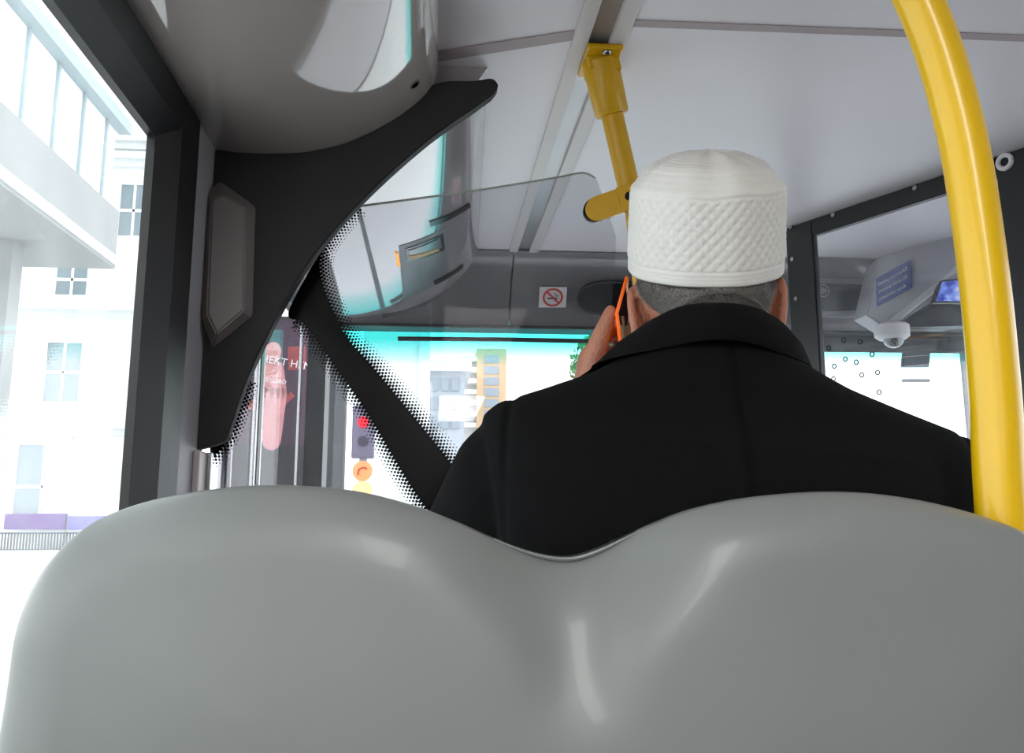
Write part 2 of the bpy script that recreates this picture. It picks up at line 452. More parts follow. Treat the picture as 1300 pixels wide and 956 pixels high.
# ------------------------------------------------------------------ windscreen and front door
b = BM(); box(b, (WX, 3.31, .72), (RX, 3.318, 1.78)); ws = struct('window_4', b, M['wscr'])
b = BM(); box(b, (WX, 3.28, 0), (RX, 3.36, .72)); box(b, (WX - .04, 3.22, .0), (WX + .025, 3.36, 1.78))
box(b, (WX, 3.30, 1.775), (RX, 3.36, CZ + .03)); struct('wall_front', b, M['dark'])
br = BM(); tube(br, [at(505, 430, 'Y', 3.27), at(640, 431, 'Y', 3.27), at(790, 434, 'Y', 3.27)], .0085, 12)
tag(mesh_obj('blind_bar', br, M['dark'], None, True), 'thin dark bar across the top of the windscreen above the pale tower', 'bar')
dr = BM()
for y0, y1 in ((1.70, 2.42), (2.46, 3.18)):
    box(dr, (GX - .012, y0 + .04, .15), (GX - .006, y1 - .04, 1.71))
d1 = struct('door_1', dr, glass('door_glass', (.95, .965, .965), refl=.22))
b = BM()
for y0, y1 in ((1.70, 2.42), (2.46, 3.18)):
    for a in (y0, y1 - .028): box(b, (GX - .014, a, .02), (GX - .004, a + .028, 1.74), .002)
    box(b, (GX - .02, y0, .02), (GX + .01, y1, .15), .004); box(b, (GX - .02, y0, 1.71), (GX + .01, y1, 1.745), .004)
mesh_obj('door_frame', b, M['steel'], d1)
b = BM(); box(b, (GX - .016, 2.42, .02), (GX - .002, 2.46, 1.74), .002); mesh_obj('door_seal', b, M['dark'], d1)
b = BM(); tube(b, [(GX + .05, 1.82, .7), (GX + .05, 1.82, 1.6)], .014, 14); tube(b, [(GX, 1.82, .75), (GX + .05, 1.82, .75)], .008, 10); tube(b, [(GX, 1.82, 1.55), (GX + .05, 1.82, 1.55)], .008, 10)
mesh_obj('door_handle', b, M['steel'], d1, True)

# ------------------------------------------------------------------ black wing panel + taupe cover
wy = 1.622
P = lambda x, y, Y=wy: at(x, y, 'Y', Y)
top = spline([Vector((WX - .002, wy, P(279, 190).z)), P(340, 193), P(400, 190), P(450, 177), P(500, 147), P(538, 114), P(563, 103), P(600, 102), P(622, 99), P(630, 103), P(632, 110), P(624, 121)], 5)
low = spline([P(602, 137), P(545, 177), P(482, 232), P(430, 286), P(387, 341), P(352, 402), P(339, 428), P(325, 456), P(311, 489), P(301, 517), P(293, 541), P(284, 560), Vector((WX - .002, wy, P(262, 571).z))], 5)
b = BM(); prism(b, top + low + [Vector((WX - .002, wy, P(262, 480).z)), Vector((WX - .002, wy, P(268, 340).z))], (0, .03, 0), .003)
wg = mesh_obj('wing_panel', b, M['black'], None, True, 30)
tag(wg, 'matt black curved wing panel below the glossy overhead duct', 'panel')
cv = thing('corner_cover', 'taupe six sided raised plastic cover mounted on the black wing panel', 'cover', P(290, 440))
out = [P(279, 229, 1.62), P(326, 262, 1.62), P(322, 402, 1.62), P(269, 444, 1.62), P(254, 403, 1.60), P(261, 243, 1.60)]
inn = [P(283, 246, 1.592), P(312, 264, 1.595), P(309, 394, 1.595), P(275, 424, 1.592), P(263, 398, 1.585), P(269, 254, 1.585)]
b = BM(); vv = grid(b, [out, inn], close=True); b.faces.new(vv[1]); b.faces.new(vv[0][::-1])
bmesh.ops.bevel(b, geom=list(b.edges), offset=.003, segments=3, affect='EDGES')
mesh_obj('cover_body', b, M['brown'], cv, True, 25)

# ------------------------------------------------------------------ glass partition with printed black band
gy = 1.70
G = lambda x, y, Y=gy: at(x, y, 'Y', Y)
gp = thing('glass_partition', 'clear glass partition with black printed band and dotted edges behind the black wing', 'partition', (0, gy, .17))
poly = [Vector((WX + .02, gy, 1.62)), G(450, 262), G(600, 242), G(700, 226)] + spline([G(725, 221), G(742, 219), G(756, 226), G(762, 240)], 4) + [G(782, 300), G(781, 340), G(775, 400), Vector((.335, gy, 1.2)), Vector((.335, gy, .3)), Vector((WX + .02, gy, .3))]
b = BM(); prism(b, poly, (0, .007, 0)); mesh_obj('glass_pane', b, M['part'], gp)
b = BM(); edge = [p + Vector((0, .003, 0)) for p in poly[1:13]]; tube(b, edge, .0024, 8); mesh_obj('polished_edge', b, mat('glass_edge', (190, 200, 190), .3), gp, True)
rb = spline([G(452, 262), G(428, 288), G(409, 318), G(407, 350), G(420, 388), G(440, 428), G(470, 462), G(522, 525), G(560, 572), G(598, 622)], 6)
lb = spline([G(556, 660), G(537, 640), G(505, 590), G(470, 530), G(440, 486), G(408, 440), G(385, 410), G(366, 398), G(395, 340)], 6)
up3 = Vector((0, -.0015, 0))
b = BM(); prism(b, [p + up3 for p in rb] + [G(602, 665) + up3] + [p + up3 for p in lb], (0, .001, 0)); mesh_obj('printed_band', b, M['gblack'], gp)
b = BM(); prism(b, [p + up3 for p in spline([G(316, 486), G(303, 526), G(290, 558), G(268, 584)], 4)] + [G(266, 560) + up3, G(290, 480) + up3], (0, .001, 0)); mesh_obj('printed_edge', b, M['gblack'], gp)
def dots(bm, curve, side, rows_=6, step=.0078):
    """screen-print dots shrinking away from the printed edge"""
    acc = 0; pts = []; d = 0
    for a, c2 in zip(curve, curve[1:]):
        L_ = (c2 - a).length
        while d < L_: pts.append((a + (c2 - a) * (d / L_), (c2 - a).normalized())); d += step
        d -= L_
    for i, (p, t) in enumerate(pts):
        nn = Vector((t.z, 0, -t.x)) * side
        for k in range(rows_):
            r_ = .0034 * (1 - k / (rows_ + .4)) ** .8
            c2 = p + nn * (k + .35) * step * .62 + t * (step * .5 if k % 2 else 0) + up3
            v = [bm.verts.new(c2 + Vector((math.cos(2 * PI * j / 8) * r_, 0, math.sin(2 * PI * j / 8) * r_))) for j in range(8)]
            bm.faces.new(v)
b = BM(); dots(b, rb, -1); dots(b, lb[:40], -1, 5); dots(b, spline([G(316, 485), G(303, 526), G(290, 558), G(268, 584)], 4), -1, 4)
fd = mesh_obj('printed_dots', b, M['gblack'], gp); fd['kind'] = 'stuff'

# ------------------------------------------------------------------ stanchion with ceiling mount
st = thing('grab_stanchion', 'yellow stanchion from the ceiling rail, clamped to the glass partition', 'pole', (.38, 1.655, 0))
tp = at(762, 100, 'Y', 1.60); tp.z = CZ - .012
c1 = at(798, 236, 'Y', 1.655)
dirn = (c1 - tp).normalized()
b = BM(); box(b, (tp.x - .034, tp.y - .06, CZ - .016), (tp.x + .034, tp.y + .06, CZ - .006), .003)
prism(b, [tp + Vector((-.03, -.03, 0)), tp + Vector((.03, -.03, 0)), tp + Vector((.03, .03, 0)), tp + Vector((-.03, .03, 0))], dirn * .03, .004)
mesh_obj('ceiling_mount', b, M['yellow2'], st)
b = BM(); tube(b, [tp, tp + dirn * .02, tp + dirn * .10, tp + dirn * .104], [.036, .035, .033, .03], 28); mesh_obj('sleeve', b, M['yellow2'], st, True)
b = BM(); tube(b, spline([tp + dirn * .06, tp + dirn * .18, c1, c1 + dirn * .08, Vector((.405, 1.655, 1.3)), Vector((.405, 1.655, .8)), Vector((.405, 1.655, .0))], 8), .0215, 24); mesh_obj('pole', b, M['yellow2'], st, True)
b = BM(); s0 = tp + Vector((.004, -.05, -.012)); ell(b, at(766, 91, 'Y', 1.525) if False else Vector((tp.x + .004, tp.y - .048, CZ - .018)), (.009, .009, .006)); mesh_obj('bolt', b, M['steel'], st, True)
ca = at(759, 264, 'Y', 1.665); cb = at(812, 246, 'Y', 1.628); ax = (cb - ca).normalized(); az = Vector((0, -1, 0)).cross(ax).normalized() * -1
if az.z < 0: az = -az
ay = Vector((0, 1, 0))
hw = .0245
cp = [ca + ax * .0 + (-ax * math.sin(t) + az * math.cos(t)) * hw for t in [PI * k / 12 for k in range(13)]]
cp += [ca + ax * .10 - az * hw, ca + ax * .10 + az * hw]
b = BM(); prism(b, cp, (0, .006, 0), .0012); mesh_obj('clamp_plate', b, M['yellow2'], st, True, 30)
b = BM(); prism(b, [ca + ax * .043 - az * hw, ca + ax * .10 - az * hw, ca + ax * .10 + az * hw, ca + ax * .043 + az * hw], (0, -.008, 0), .0012); mesh_obj('clamp_block', b, M['yellow2'], st)
b = BM(); prism(b, [p - ax * .004 + Vector((0, .006, 0)) for p in cp[:13]] + [ca + ax * .03 - az * hw + Vector((0, .006, 0)), ca + ax * .03 + az * hw + Vector((0, .006, 0))], (0, .008, 0)); mesh_obj('rubber_pad', b, M['gblack'], st)
b = BM(); disc(b, ca + ax * .062 + Vector((0, -.009, 0)), .0085, (0, 1, 0), 16, .004); mesh_obj('bolt', b, M['bolt'], st, True)

# ------------------------------------------------------------------ cab screen (obliquely across the driver's cab) and cab interior
A0 = at(1000, 290, 'Z', CZ); B0 = at(1296, 190, 'Z', CZ)
A0.z = B0.z = 0; sx_ = (B0 - A0); SL = sx_.length; sx_.normalize(); sn = Vector((sx_.y, -sx_.x, 0))   # sn points towards the viewer
if sn.dot(-A0) < 0: sn = -sn
def onscr(px, py):
    k = FWD + RT * ((px - CX) / F) - UP * ((py - CY) / F)
    t = (A0 - EYE).dot(sn) / k.dot(sn); p = EYE + k * t
    return (p - A0).dot(sx_), p.z
def SP(s, z, h=0): return A0 + sx_ * s + Vector((0, 0, z)) + sn * h
cs = thing('cab_screen', 'dark framed glass screen of the driver cab beside the ceiling', 'screen', A0)
def sbox(bm, s0, z0, s1, z1, h0=-.012, h1=.012, bev=.003):
    prism(bm, [SP(s0, z0, h0), SP(s1, z0, h0), SP(s1, z1, h0), SP(s0, z1, h0)], sn * (h1 - h0), bev)
sL, _ = onscr(1041, 400); sR, _ = onscr(1276, 300); _, zT1 = onscr(1041, 300); _, zT2 = onscr(1272, 222)
zT = (zT1 + zT2) / 2
zb = 1.12
b = BM(); sbox(b, 0, zb, sL, CZ - .002); mesh_obj('left_post', b, M['dark'], cs)
b = BM(); sbox(b, sL, zT, sR, CZ - .002); mesh_obj('top_rail', b, M['dark'], cs)
b = BM(); sbox(b, sR, zb, SL + .12, CZ - .002); mesh_obj('right_post', b, M['dark'], cs)
b = BM(); sbox(b, 0, zb - .06, SL + .12, zb); mesh_obj('bottom_rail', b, M['dark'], cs)
b = BM(); sbox(b, 0, 0, SL + .12, zb - .06); mesh_obj('lower_panel', b, M['lower'], cs)
b = BM(); sbox(b, sL - .01, zb, sR + .01, zT + .01, -.004, .002, 0); mesh_obj('glass_pane', b, M['cabg'], cs)
for px, py in ((1008, 289), (1062, 274), (1166, 240), (1010, 330), (1262, 210), (1015, 380)):
    s, z = onscr(px, py); b = BM(); disc(b, SP(s, z, .014), .007, sn, 14, .006); mesh_obj('bolt', b, M['steel'], cs, True)
s, z = onscr(1280, 207); b = BM(); ring = [SP(s + .017 * math.cos(2 * PI * k / 24), z + .017 * math.sin(2 * PI * k / 24), .015) for k in range(25)]; tube(b, ring, .006, 8, False)
mesh_obj('rivet_ring', b, M['white'], cs, True)
HOLES = [(1039, 462), (1053, 442), (1072, 432), (1093, 434), (1108, 450), (1060, 465), (1074, 456), (1088, 460), (1059, 481), (1095, 476), (1115, 473), (1117, 498)]
for px, py in HOLES:
    s, z = onscr(px, py); b = BM(); ring = [SP(s + .0065 * math.cos(2 * PI * k / 14), z + .0065 * math.sin(2 * PI * k / 14), .003) for k in range(15)]; tube(b, ring, .0018, 6, False)
    mesh_obj('speech_hole', b, M['bolt'], cs, True)

# driver's cab ceiling housing: a grey moulded unit sloping towards the windscreen
hb = thing('cab_housing', 'grey moulded equipment housing over the driver seat', 'housing', (1.5, 2.9, 1.72))
C_ = lambda x, y, Y: at(x, y, 'Y', Y)
b = BM(); prism(b, [C_(1100, 400, 2.93), C_(1118, 322, 2.93), C_(1300, 222, 2.5), C_(1420, 150, 2.35), C_(1420, 290, 2.4), C_(1290, 318, 2.55), C_(1128, 418, 2.93)], (.0, .10, .0), .006); mesh_obj('housing_body', b, M['sgrey'], hb, True, 30)
b = BM(); tube(b, [C_(1126, 414, 2.9), C_(1212, 345, 2.7), C_(1300, 275, 2.5)], .012, 12); mesh_obj('housing_edge', b, mat('cab_pale', (196, 193, 198), .4), hb, True)
b = BM(); prism(b, [C_(1140, 417, 2.96), C_(1215, 345, 2.8), C_(1330, 300, 2.65), C_(1330, 412, 2.65), C_(1205, 418, 2.96)], (0, .05, 0), .004); mesh_obj('dark_recess', b, mat('cab_dark_blue', (30, 36, 50), .35), hb)
mo = thing('cctv_monitor', 'small lit blue monitor in the dark recess above the driver, beside the yellow pole', 'monitor', C_(1205, 384, 2.72))
b = BM(); q = [C_(1187, 384, 2.72), C_(1195, 356, 2.72), C_(1232, 352, 2.66), C_(1228, 384, 2.66)]; prism(b, q, (0, .03, 0), .003); mesh_obj('monitor_case', b, M['dark'], mo)
def screen_mat():
    m = mat('monitor_picture', (120, 150, 230), .3); nt = m.node_tree; bs = nt.nodes['Principled BSDF']
    n = nt.nodes.new('ShaderNodeTexNoise'); n.inputs['Scale'].default_value = 22; n.inputs['Detail'].default_value = 2
    r = nt.nodes.new('ShaderNodeValToRGB'); e = r.color_ramp.elements
    e[0].position = .35; e[0].color = lin((40, 60, 170)); e[1].position = .65; e[1].color = lin((225, 225, 250))
    x = e.new(.5); x.color = lin((120, 150, 240)); tc = nt.nodes.new('ShaderNodeTexCoord')
    nt.links.new(tc.outputs['Object'], n.inputs['Vector']); nt.links.new(n.outputs['Fac'], r.inputs[0])
    nt.links.new(r.outputs[0], bs.inputs['Emission Color']); bs.inputs['Emission Strength'].default_value = .7; nt.links.new(r.outputs[0], bs.inputs['Base Color'])
    return m
b = BM(); q = [C_(1189, 382, 2.717), C_(1196, 358, 2.717), C_(1230, 354, 2.657), C_(1227, 382, 2.657)]; prism(b, q, (0, .003, 0)); mesh_obj('monitor_screen', b, screen_mat(), mo)

dp = thing('badge_panel', 'dark recessed panel with round badge on the front header, seen through the cab screen', 'panel', C_(1068, 396, 3.05))
b = BM(); prism(b, [C_(1020, 402, 3.06), C_(1020, 352, 3.06), C_(1104, 352, 3.06), C_(1096, 402, 3.06)], (0, .02, 0), .006); mesh_obj('surround', b, M['sgrey'], dp)
b = BM(); prism(b, [C_(1024, 394, 3.05), C_(1026, 359, 3.05), C_(1095, 361, 3.05), C_(1087, 394, 3.05)], (0, .008, 0), .003); mesh_obj('dark_face', b, mat('slate_face', (62, 66, 76), .3), dp)
bc = C_(1045, 369, 3.045)
b = BM(); ring = [bc + Vector((.021 * math.cos(2 * PI * k / 28), 0, .021 * math.sin(2 * PI * k / 28))) for k in range(29)]; tube(b, ring, .0028, 8, False); mesh_obj('badge_ring', b, M['sgrey'], dp, True)
b = BM()
for dx in (-.008, 0, .008): box(b, (bc.x + dx - .0022, bc.y - .002, bc.z - .012), (bc.x + dx + .0022, bc.y + .001, bc.z + .012))
box(b, (bc.x - .017, bc.y - .002, bc.z - .002), (bc.x + .017, bc.y + .001, bc.z + .002)); mesh_obj('badge_bars', b, M['sgrey'], dp)

# blue capacity sign on the housing
q = [C_(1112, 354, 2.90), C_(1155, 330, 2.79), C_(1157, 365, 2.79), C_(1113, 389, 2.90)]
xd = (q[1] - q[0]).normalized(); yd0 = (q[0] - q[3]).normalized(); nd = xd.cross(yd0).normalized()
if nd.dot(EYE - q[0]) < 0: nd = -nd
cg = thing('capacity_sign', 'blue seating capacity sticker with white writing, seen through the cab screen', 'sign', q[3])
b = BM(); prism(b, q, nd * -.004); mesh_obj('sticker', b, M['blue'], cg)
hgt = (q[0] - q[3]).length; wid = (q[1] - q[0]).length
for i, (s1, s2) in enumerate((('Seating capacity', '63'), ('Standing places', '20'), ('Wheelchair space', '1'))):
    o_ = q[3] + yd0 * (hgt * (.70 - .28 * i)) + xd * wid * .07 + nd * .001
    text('lettering', s1, wid * .112, M['white'], cg, o_, xd, yd0)
    text('lettering', s2, wid * .135, M['white'], cg, o_ + xd * wid * .72, xd, yd0)

# CCTV dome
dm = thing('dome_camera', 'white dome security camera hanging below the cab housing', 'camera', C_(1134, 430, 2.9))
dc = C_(1132, 419, 2.9)
b = BM(); tube(b, [dc + Vector((0, 0, .02)), dc + Vector((0, 0, .014)), dc + Vector((0, 0, -.022)), dc + Vector((0, 0, -.032))], [.05, .057, .057, .045], 30); mesh_obj('dome_base', b, M['white'], dm, True, 40)
b = BM(); ell(b, dc + Vector((.004, 0, -.03)), (.034, .034, .032)); mesh_obj('dome_lens', b, mat('dome_glass', (120, 124, 128), .05, coat=1), dm, True)
b = BM(); ell(b, dc + Vector((-.006, -.024, -.044)), (.012, .012, .012)); mesh_obj('camera_eye', b, M['gblack'], dm, True)
# blind rail, small control box, and reflections drawn as slabs over the driver's windscreen
bl = thing('driver_blind', 'dark roller blind rail across the top of the windscreen before the driver', 'blind', C_(1130, 445, 3.24))
b = BM(); prism(b, [C_(1030, 446, 3.24), C_(1030, 427, 3.24), C_(1320, 427, 3.24), C_(1320, 449, 3.24)], (0, .02, 0), .004); mesh_obj('blind_roll', b, mat('blind_navy', (34, 40, 52), .5), bl)
b = BM(); prism(b, [C_(1146, 466, 3.24), C_(1148, 444, 3.24), C_(1182, 444, 3.24), C_(1180, 466, 3.24)], (0, .02, 0), .003); mesh_obj('dark_reflection', b, mat('reflection_navy', (44, 58, 72), .5), bl)  # dark reflection in the windscreen, drawn as a navy slab
b = BM(); prism(b, [C_(1146, 485, 3.25), C_(1146, 481, 3.25), C_(1181, 481, 3.25), C_(1181, 485, 3.25)], (0, .01, 0)); mesh_obj('reflection_edge', b, M['lower'], bl)  # lower edge of that reflection, drawn as a thin grey slab
b = BM(); prism(b, [C_(1184, 429, 3.22), C_(1188, 416, 3.22), C_(1206, 416, 3.22), C_(1208, 429, 3.22)], (0, .03, 0), .004); cbx = mesh_obj('control_box', b, M['gblack'], bl)
b = BM(); ell(b, C_(1192, 425, 3.218), (.004, .003, .006)); mesh_obj('indicator_light', b, mat('green_led', (120, 255, 60), .4, emit=2), cbx)

# ------------------------------------------------------------------ the grey double seat in front of the camera
Ys = .715
outl = [(-.306, .40), (-.306, .86)] + [(p.x, p.z) for p in [at(x, y, 'Y', Ys) for x, y in
        ((14, 867), (24, 800), (42, 750), (70, 707), (112, 668), (160, 645), (215, 630), (280, 620), (335, 616), (390, 617), (450, 623), (520, 640), (580, 662), (630, 684), (670, 699), (705, 707), (735, 707), (770, 695), (810, 675), (860, 652), (920, 636), (990, 627), (1060, 624), (1130, 629), (1200, 642), (1260, 660), (1300, 678))]]
outl[1] = (outl[2][0] - .004, .86); outl[0] = (outl[2][0] - .006, .40)
outl += [(.507, 1.055), (.527, 1.01), (.535, .95), (.537, .86), (.537, .40)]
OUT = [(v.x, v.y) for v in spline([(a, c2, 0) for a, c2 in outl], 6)]
def edge_dist(x, z):
    best = 9
    for (ax_, az_), (bx_, bz_) in zip(OUT, OUT[1:]):
        dx, dz = bx_ - ax_, bz_ - az_; l2 = dx * dx + dz * dz
        if l2 < 1e-12: continue
        t = max(0, min(1, ((x - ax_) * dx + (z - az_) * dz) / l2))
        best = min(best, math.hypot(x - ax_ - dx * t, z - az_ - dz * t))
    return best
XC = at(722, 708, 'Y', Ys).x
def smooth(a, c2, x):
    t = max(0, min(1, (x - a) / (c2 - a))); return t * t * (3 - 2 * t)
b = BM(); rows_r = []; rows_f = []
ZB = .42
def seat_y(x, z, e, front):
    R_ = .05
    k = 1 - max(0, 1 - e / R_) ** 2
    h = .036 * math.sqrt(max(0, k))
    if front: return Ys + h + .0
    yv = Ys - h
    yv -= .016 * smooth(0, .2, e)                                         # gently crowned
    w = .034 + .036 * smooth(.98, 1.065, z)
    amp = .030 * smooth(.92, 1.075, z)
    dx = (x - XC)
    yv += amp * math.exp(-(abs(dx) / w) ** 2.4)                             # the valley between the two backs
    return yv
fr = [0, .002, .006, .012, .02, .03, .042, .056, .072, .09, .11, .13] + [.13 + .87 * k / 40 for k in range(1, 41)]
colr = []; colf = []; lastx = -9
for (x, z) in OUT:
    if z < .859 or x <= lastx + 1e-5: continue
    lastx = x
    rr = []; rf = []
    for t in fr:
        zz = z + (ZB - z) * t
        e = 0 if t == 0 else edge_dist(x, zz)
        rr.append((x, seat_y(x, zz, e, False), zz)); rf.append((x, seat_y(x, zz, e, True), zz))
    colr.append(rr); colf.append(rf)
full = [list(reversed(f)) [:-1] + r for f, r in zip(colf, colr)]
grid(b, full)
seat = thing('double_seat', 'glossy grey plastic double seat back with two rounded lobes, nearest the viewer', 'seat', (XC, .9, .17))
so = mesh_obj('backrest', b, M['seat'], seat, True, 0)
for x0, x1 in ((-.29, .095), (.125, .52)):
    b = BM(); box(b, (x0, .70, .53), (x1, 1.17, .63), .03); mesh_obj('cushion', b, M['fabric'], seat, True)
b = BM(); box(b, (-.28, .72, .44), (.51, 1.12, .53), .01); mesh_obj('seat_base', b, M['lower'], seat)
for x in (-.15, .38):
    b = BM(); box(b, (x - .025, .80, .17), (x + .025, 1.05, .45), .01); mesh_obj('leg', b, M['dark'], seat)

# ------------------------------------------------------------------ yellow pole by the seat
pp = [at(1166, 0, 'Y', .745), at(1216, 150, 'Y', .745), at(1245, 320, 'Y', .745), at(1263, 500, 'Y', .745), at(1272, 655, 'Y', .745)]
d0 = (pp[0] - pp[1])
pts = spline([Vector((.30, .745, CZ - .01)), Vector((.335, .745, 1.83)), Vector((.385, .745, 1.70))] + pp + [Vector((pp[-1].x, .75, .8)), Vector((pp[-1].x, .76, .5))], 14)
hp_ = thing('curved_handrail', 'thick yellow curved handrail rising from the right end of the grey seat', 'handrail', (pp[-1].x, .75, .5))
b = BM(); tube(b, pts, .0208, 32); mesh_obj('pole', b, M['yellow'], hp_, True)
b = BM(); tube(b, [Vector((.30, .745, CZ - .002)), Vector((.302, .745, CZ - .02))], .038, 28); mesh_obj('ceiling_flange', b, M['yellow2'], hp_, True)

from mathutils.bvhtree import BVHTree
# ------------------------------------------------------------------ the passenger (local frame: facing +y, floor z = 0)
PR = Matrix.Translation((.315, .95, 0)) @ Matrix.Rotation(math.radians(-12), 4, 'Z')
def W(x, y, z): return PR @ Vector((x, y, z))
PI_ = PR.inverted()
pn = thing('person', 'seated man with white knitted cap and black overcoat holding a phone to his ear', 'person', (.315, .95, .17))
def cap_(bm, a, c2, r0, r1, seg=14, n=6):
    """tapered limb piece with round ends"""
    a = Vector(a); c2 = Vector(c2)
    tube(bm, [a + (c2 - a) * k / n for k in range(n + 1)], [r0 + (r1 - r0) * k / n for k in range(n + 1)], seg)
    ell(bm, a, (r0,) * 3, u=seg, v=10); ell(bm, c2, (r1,) * 3, u=seg, v=10)
def limb(bm, pts, rs, seg=14):
    for (p, q), (r0, r1) in zip(zip(pts, pts[1:]), zip(rs, rs[1:])): cap_(bm, p, q, r0, r1, seg)
HR = Matrix.Rotation(math.radians(-3), 4, 'Y') @ Matrix.Rotation(math.radians(4), 4, 'X')
HC = Vector((-.008, .135, 1.342))
def H(x, y, z): return HC + HR @ Vector((x, y, z))
hrot = HR
b = BM()
# head: cranium, face, jaw, nose, brows, lips, ears, neck
ell(b, H(0, -.005, .035), (.083, .102, .098), hrot, 32, 24)
ell(b, H(0, .035, -.035), (.066, .075, .085), hrot, 28, 20)
ell(b, H(0, .045, -.085), (.050, .055, .040), hrot)
ell(b, H(0, .085, -.105), (.024, .02, .018), hrot)
cap_(b, H(0, .104, .018), H(0, .122, -.03), .009, .014)
for s in (-1, 1):
    ell(b, H(s * .012, .112, -.034), (.010, .011, .009), hrot)
    cap_(b, H(s * .014, .096, .036), H(s * .048, .082, .036), .009, .007)
    ell(b, H(s * .042, .075, -.012), (.022, .02, .018), hrot)
cap_(b, H(-.02, .098, -.066), H(.02, .098, -.066), .007, .007); cap_(b, H(-.017, .097, -.076), H(.017, .097, -.076), .0075, .0075)
cap_(b, (0, .035, 1.17), (0, .09, 1.33), .060, .061, 20); ell(b, (0, .05, 1.27), (.060, .058, .07))
def ear(s):
    base = H(s * .076, .0, -.010)
    ax_ = Vector((s * .42, -.83, 0)).normalized()             # plane of the ear runs back and out
    up_ = Vector((s * .26, -.16, 1)).normalized(); nn_ = ax_.cross(up_).normalized()
    up_ = nn_.cross(ax_).normalized()
    pts_ = []
    for k in range(17):
        a = math.radians(-100 + 250 * k / 16)
        pts_.append(base + ax_ * (.012 + .021 * math.cos(a * .9)) + up_ * (.047 * math.sin(a) - .010))
    for p, q in zip(pts_, pts_[1:]): cap_(b, p, q, .0058, .0058, 10, 1)
    m_ = Matrix((ax_, up_, nn_)).transposed().to_4x4()
    ell(b, base + ax_ * .012 - up_ * .008, (.022, .04, .006), m_); ell(b, base + ax_ * .012 - up_ * .052, (.009, .015, .006), m_)
ear(-1); ear(1)
# trunk and legs
tr_tab = [(.60, .17, .125, .02), (.75, .165, .115, .01), (.9, .175, .11, 0), (1.03, .19, .105, 0), (1.12, .185, .09, .005), (1.17, .14, .07, .015), (1.2, .08, .06, .03)]
rows = [[(a * math.cos(2 * PI * k / 28), c2 + d * math.sin(2 * PI * k / 28), z) for k in range(28)] for z, a, d, c2 in tr_tab]
v_ = grid(b, rows, close=True); b.faces.new(v_[0]); b.faces.new(v_[-1])
SHL, SHR = Vector((-.185, .01, 1.125)), Vector((.185, .01, 1.12))
ELL, WRL = Vector((-.335, .19, .985)), Vector((-.145, .205, 1.215))
ELR, WRR = Vector((.275, .03, .86)), Vector((.17, .26, .80))
limb(b, [SHL, ELL, WRL], [.052, .042, .028]); limb(b, [SHR, ELR, WRR], [.052, .042, .028])
for s in (-1, 1): limb(b, [(s * .09, .05, .70), (s * .11, .46, .66), (s * .11, .47, .26), (s * .11, .46, .215)], [.088, .062, .04, .035]); cap_(b, (s * .11, .44, .205), (s * .12, .62, .19), .035, .026)
# left hand on the phone (positions measured in the bus, moved to the body frame)
def B_(x, y, z): return PI_ @ Vector((x, y, z))
WRLw = PR @ WRL
cap_(b, WRL, B_(.206, 1.165, 1.245), .029, .031)
ell(b, B_(.206, 1.176, 1.262), (.021, .042, .048)); ell(b, B_(.204, 1.155, 1.262), (.021, .03, .038))
# thumb up the back edge of the case
limb(b, [B_(.198, 1.146, 1.248), B_(.203, 1.140, 1.287), B_(.2165, 1.136, 1.322), B_(.226, 1.134, 1.346)], [.019, .0145, .0115, .0085])
for y_, dz, ln in ((1.146, .012, 1.0), (1.166, .016, 1.08), (1.186, .010, 1.0), (1.203, 0, .85)):
    k_ = (y_ - 1.146) / .057; p0 = B_(.209, y_, 1.275 - .012 * k_); p1 = B_(.2165 + .1 * (y_ - 1.146), y_ + .012, 1.275 + .034 * ln - .02 * k_); p2 = B_(.232, y_ + .022, 1.275 + .052 * ln - .03 * k_); p3 = B_(.252, 1.197 + .012 * k_, 1.275 + .058 * ln - .035 * k_)
    limb(b, [p0, p1, p2, p3], [.0105, .0092, .0082, .007])
# heel of the hand closes under the phone
limb(b, [B_(.214, 1.150, 1.235), B_(.236, 1.128, 1.245), B_(.252, 1.118, 1.262)], [.02, .012, .009])
# right hand resting on the thigh
ell(b, (.16, .305, .785), (.04, .05, .02))
for k in range(4):
    x_ = .135 + .017 * k; limb(b, [(x_, .34, .785), (x_ - .004, .375, .778), (x_ - .006, .40, .762), (x_ - .006, .415, .748)], [.0105, .0095, .0085, .0075])
limb(b, [(.135, .29, .785), (.105, .315, .778), (.095, .34, .77)], [.014, .011, .009])
for v in b.verts: v.co = PR @ v.co
b = remesh(b, .0032, 5, .5)
body = mesh_obj('body', b, M['skin'], pn, True, 0)
for s in (-1, 1):
    b = BM(); ell(b, PR @ H(s * .031, .083, .012), (.0125, .0125, .0125)); e_ = mesh_obj('eye', b, M['eye'], pn, True)
    b = BM(); ell(b, PR @ H(s * .031, .0925, .012), (.0055, .0035, .0055)); mesh_obj('iris', b, M['iris'], e_, True)

# trousers and shoes
b = BM()
for s in (-1, 1): limb(b, [(s * .09, .05, .715), (s * .11, .47, .675), (s * .11, .48, .30)], [.10, .078, .062])
ell(b, (0, .03, .72), (.19, .14, .09))
for v in b.verts: v.co = PR @ v.co
mesh_obj('trousers', remesh(b, .012, 4), M['trouser'], pn, True, 0)
for s in (-1, 1):
    b = BM(); cap_(b, (s * .11, .43, .215), (s * .12, .64, .207), .043, .036); ell(b, (s * .11, .46, .25), (.045, .05, .04))
    for v in b.verts: v.co = PR @ v.co; v.co.z = max(v.co.z, .171)
    mesh_obj('shoe', remesh(b, .007, 3), M['shoe'], pn, True, 0)

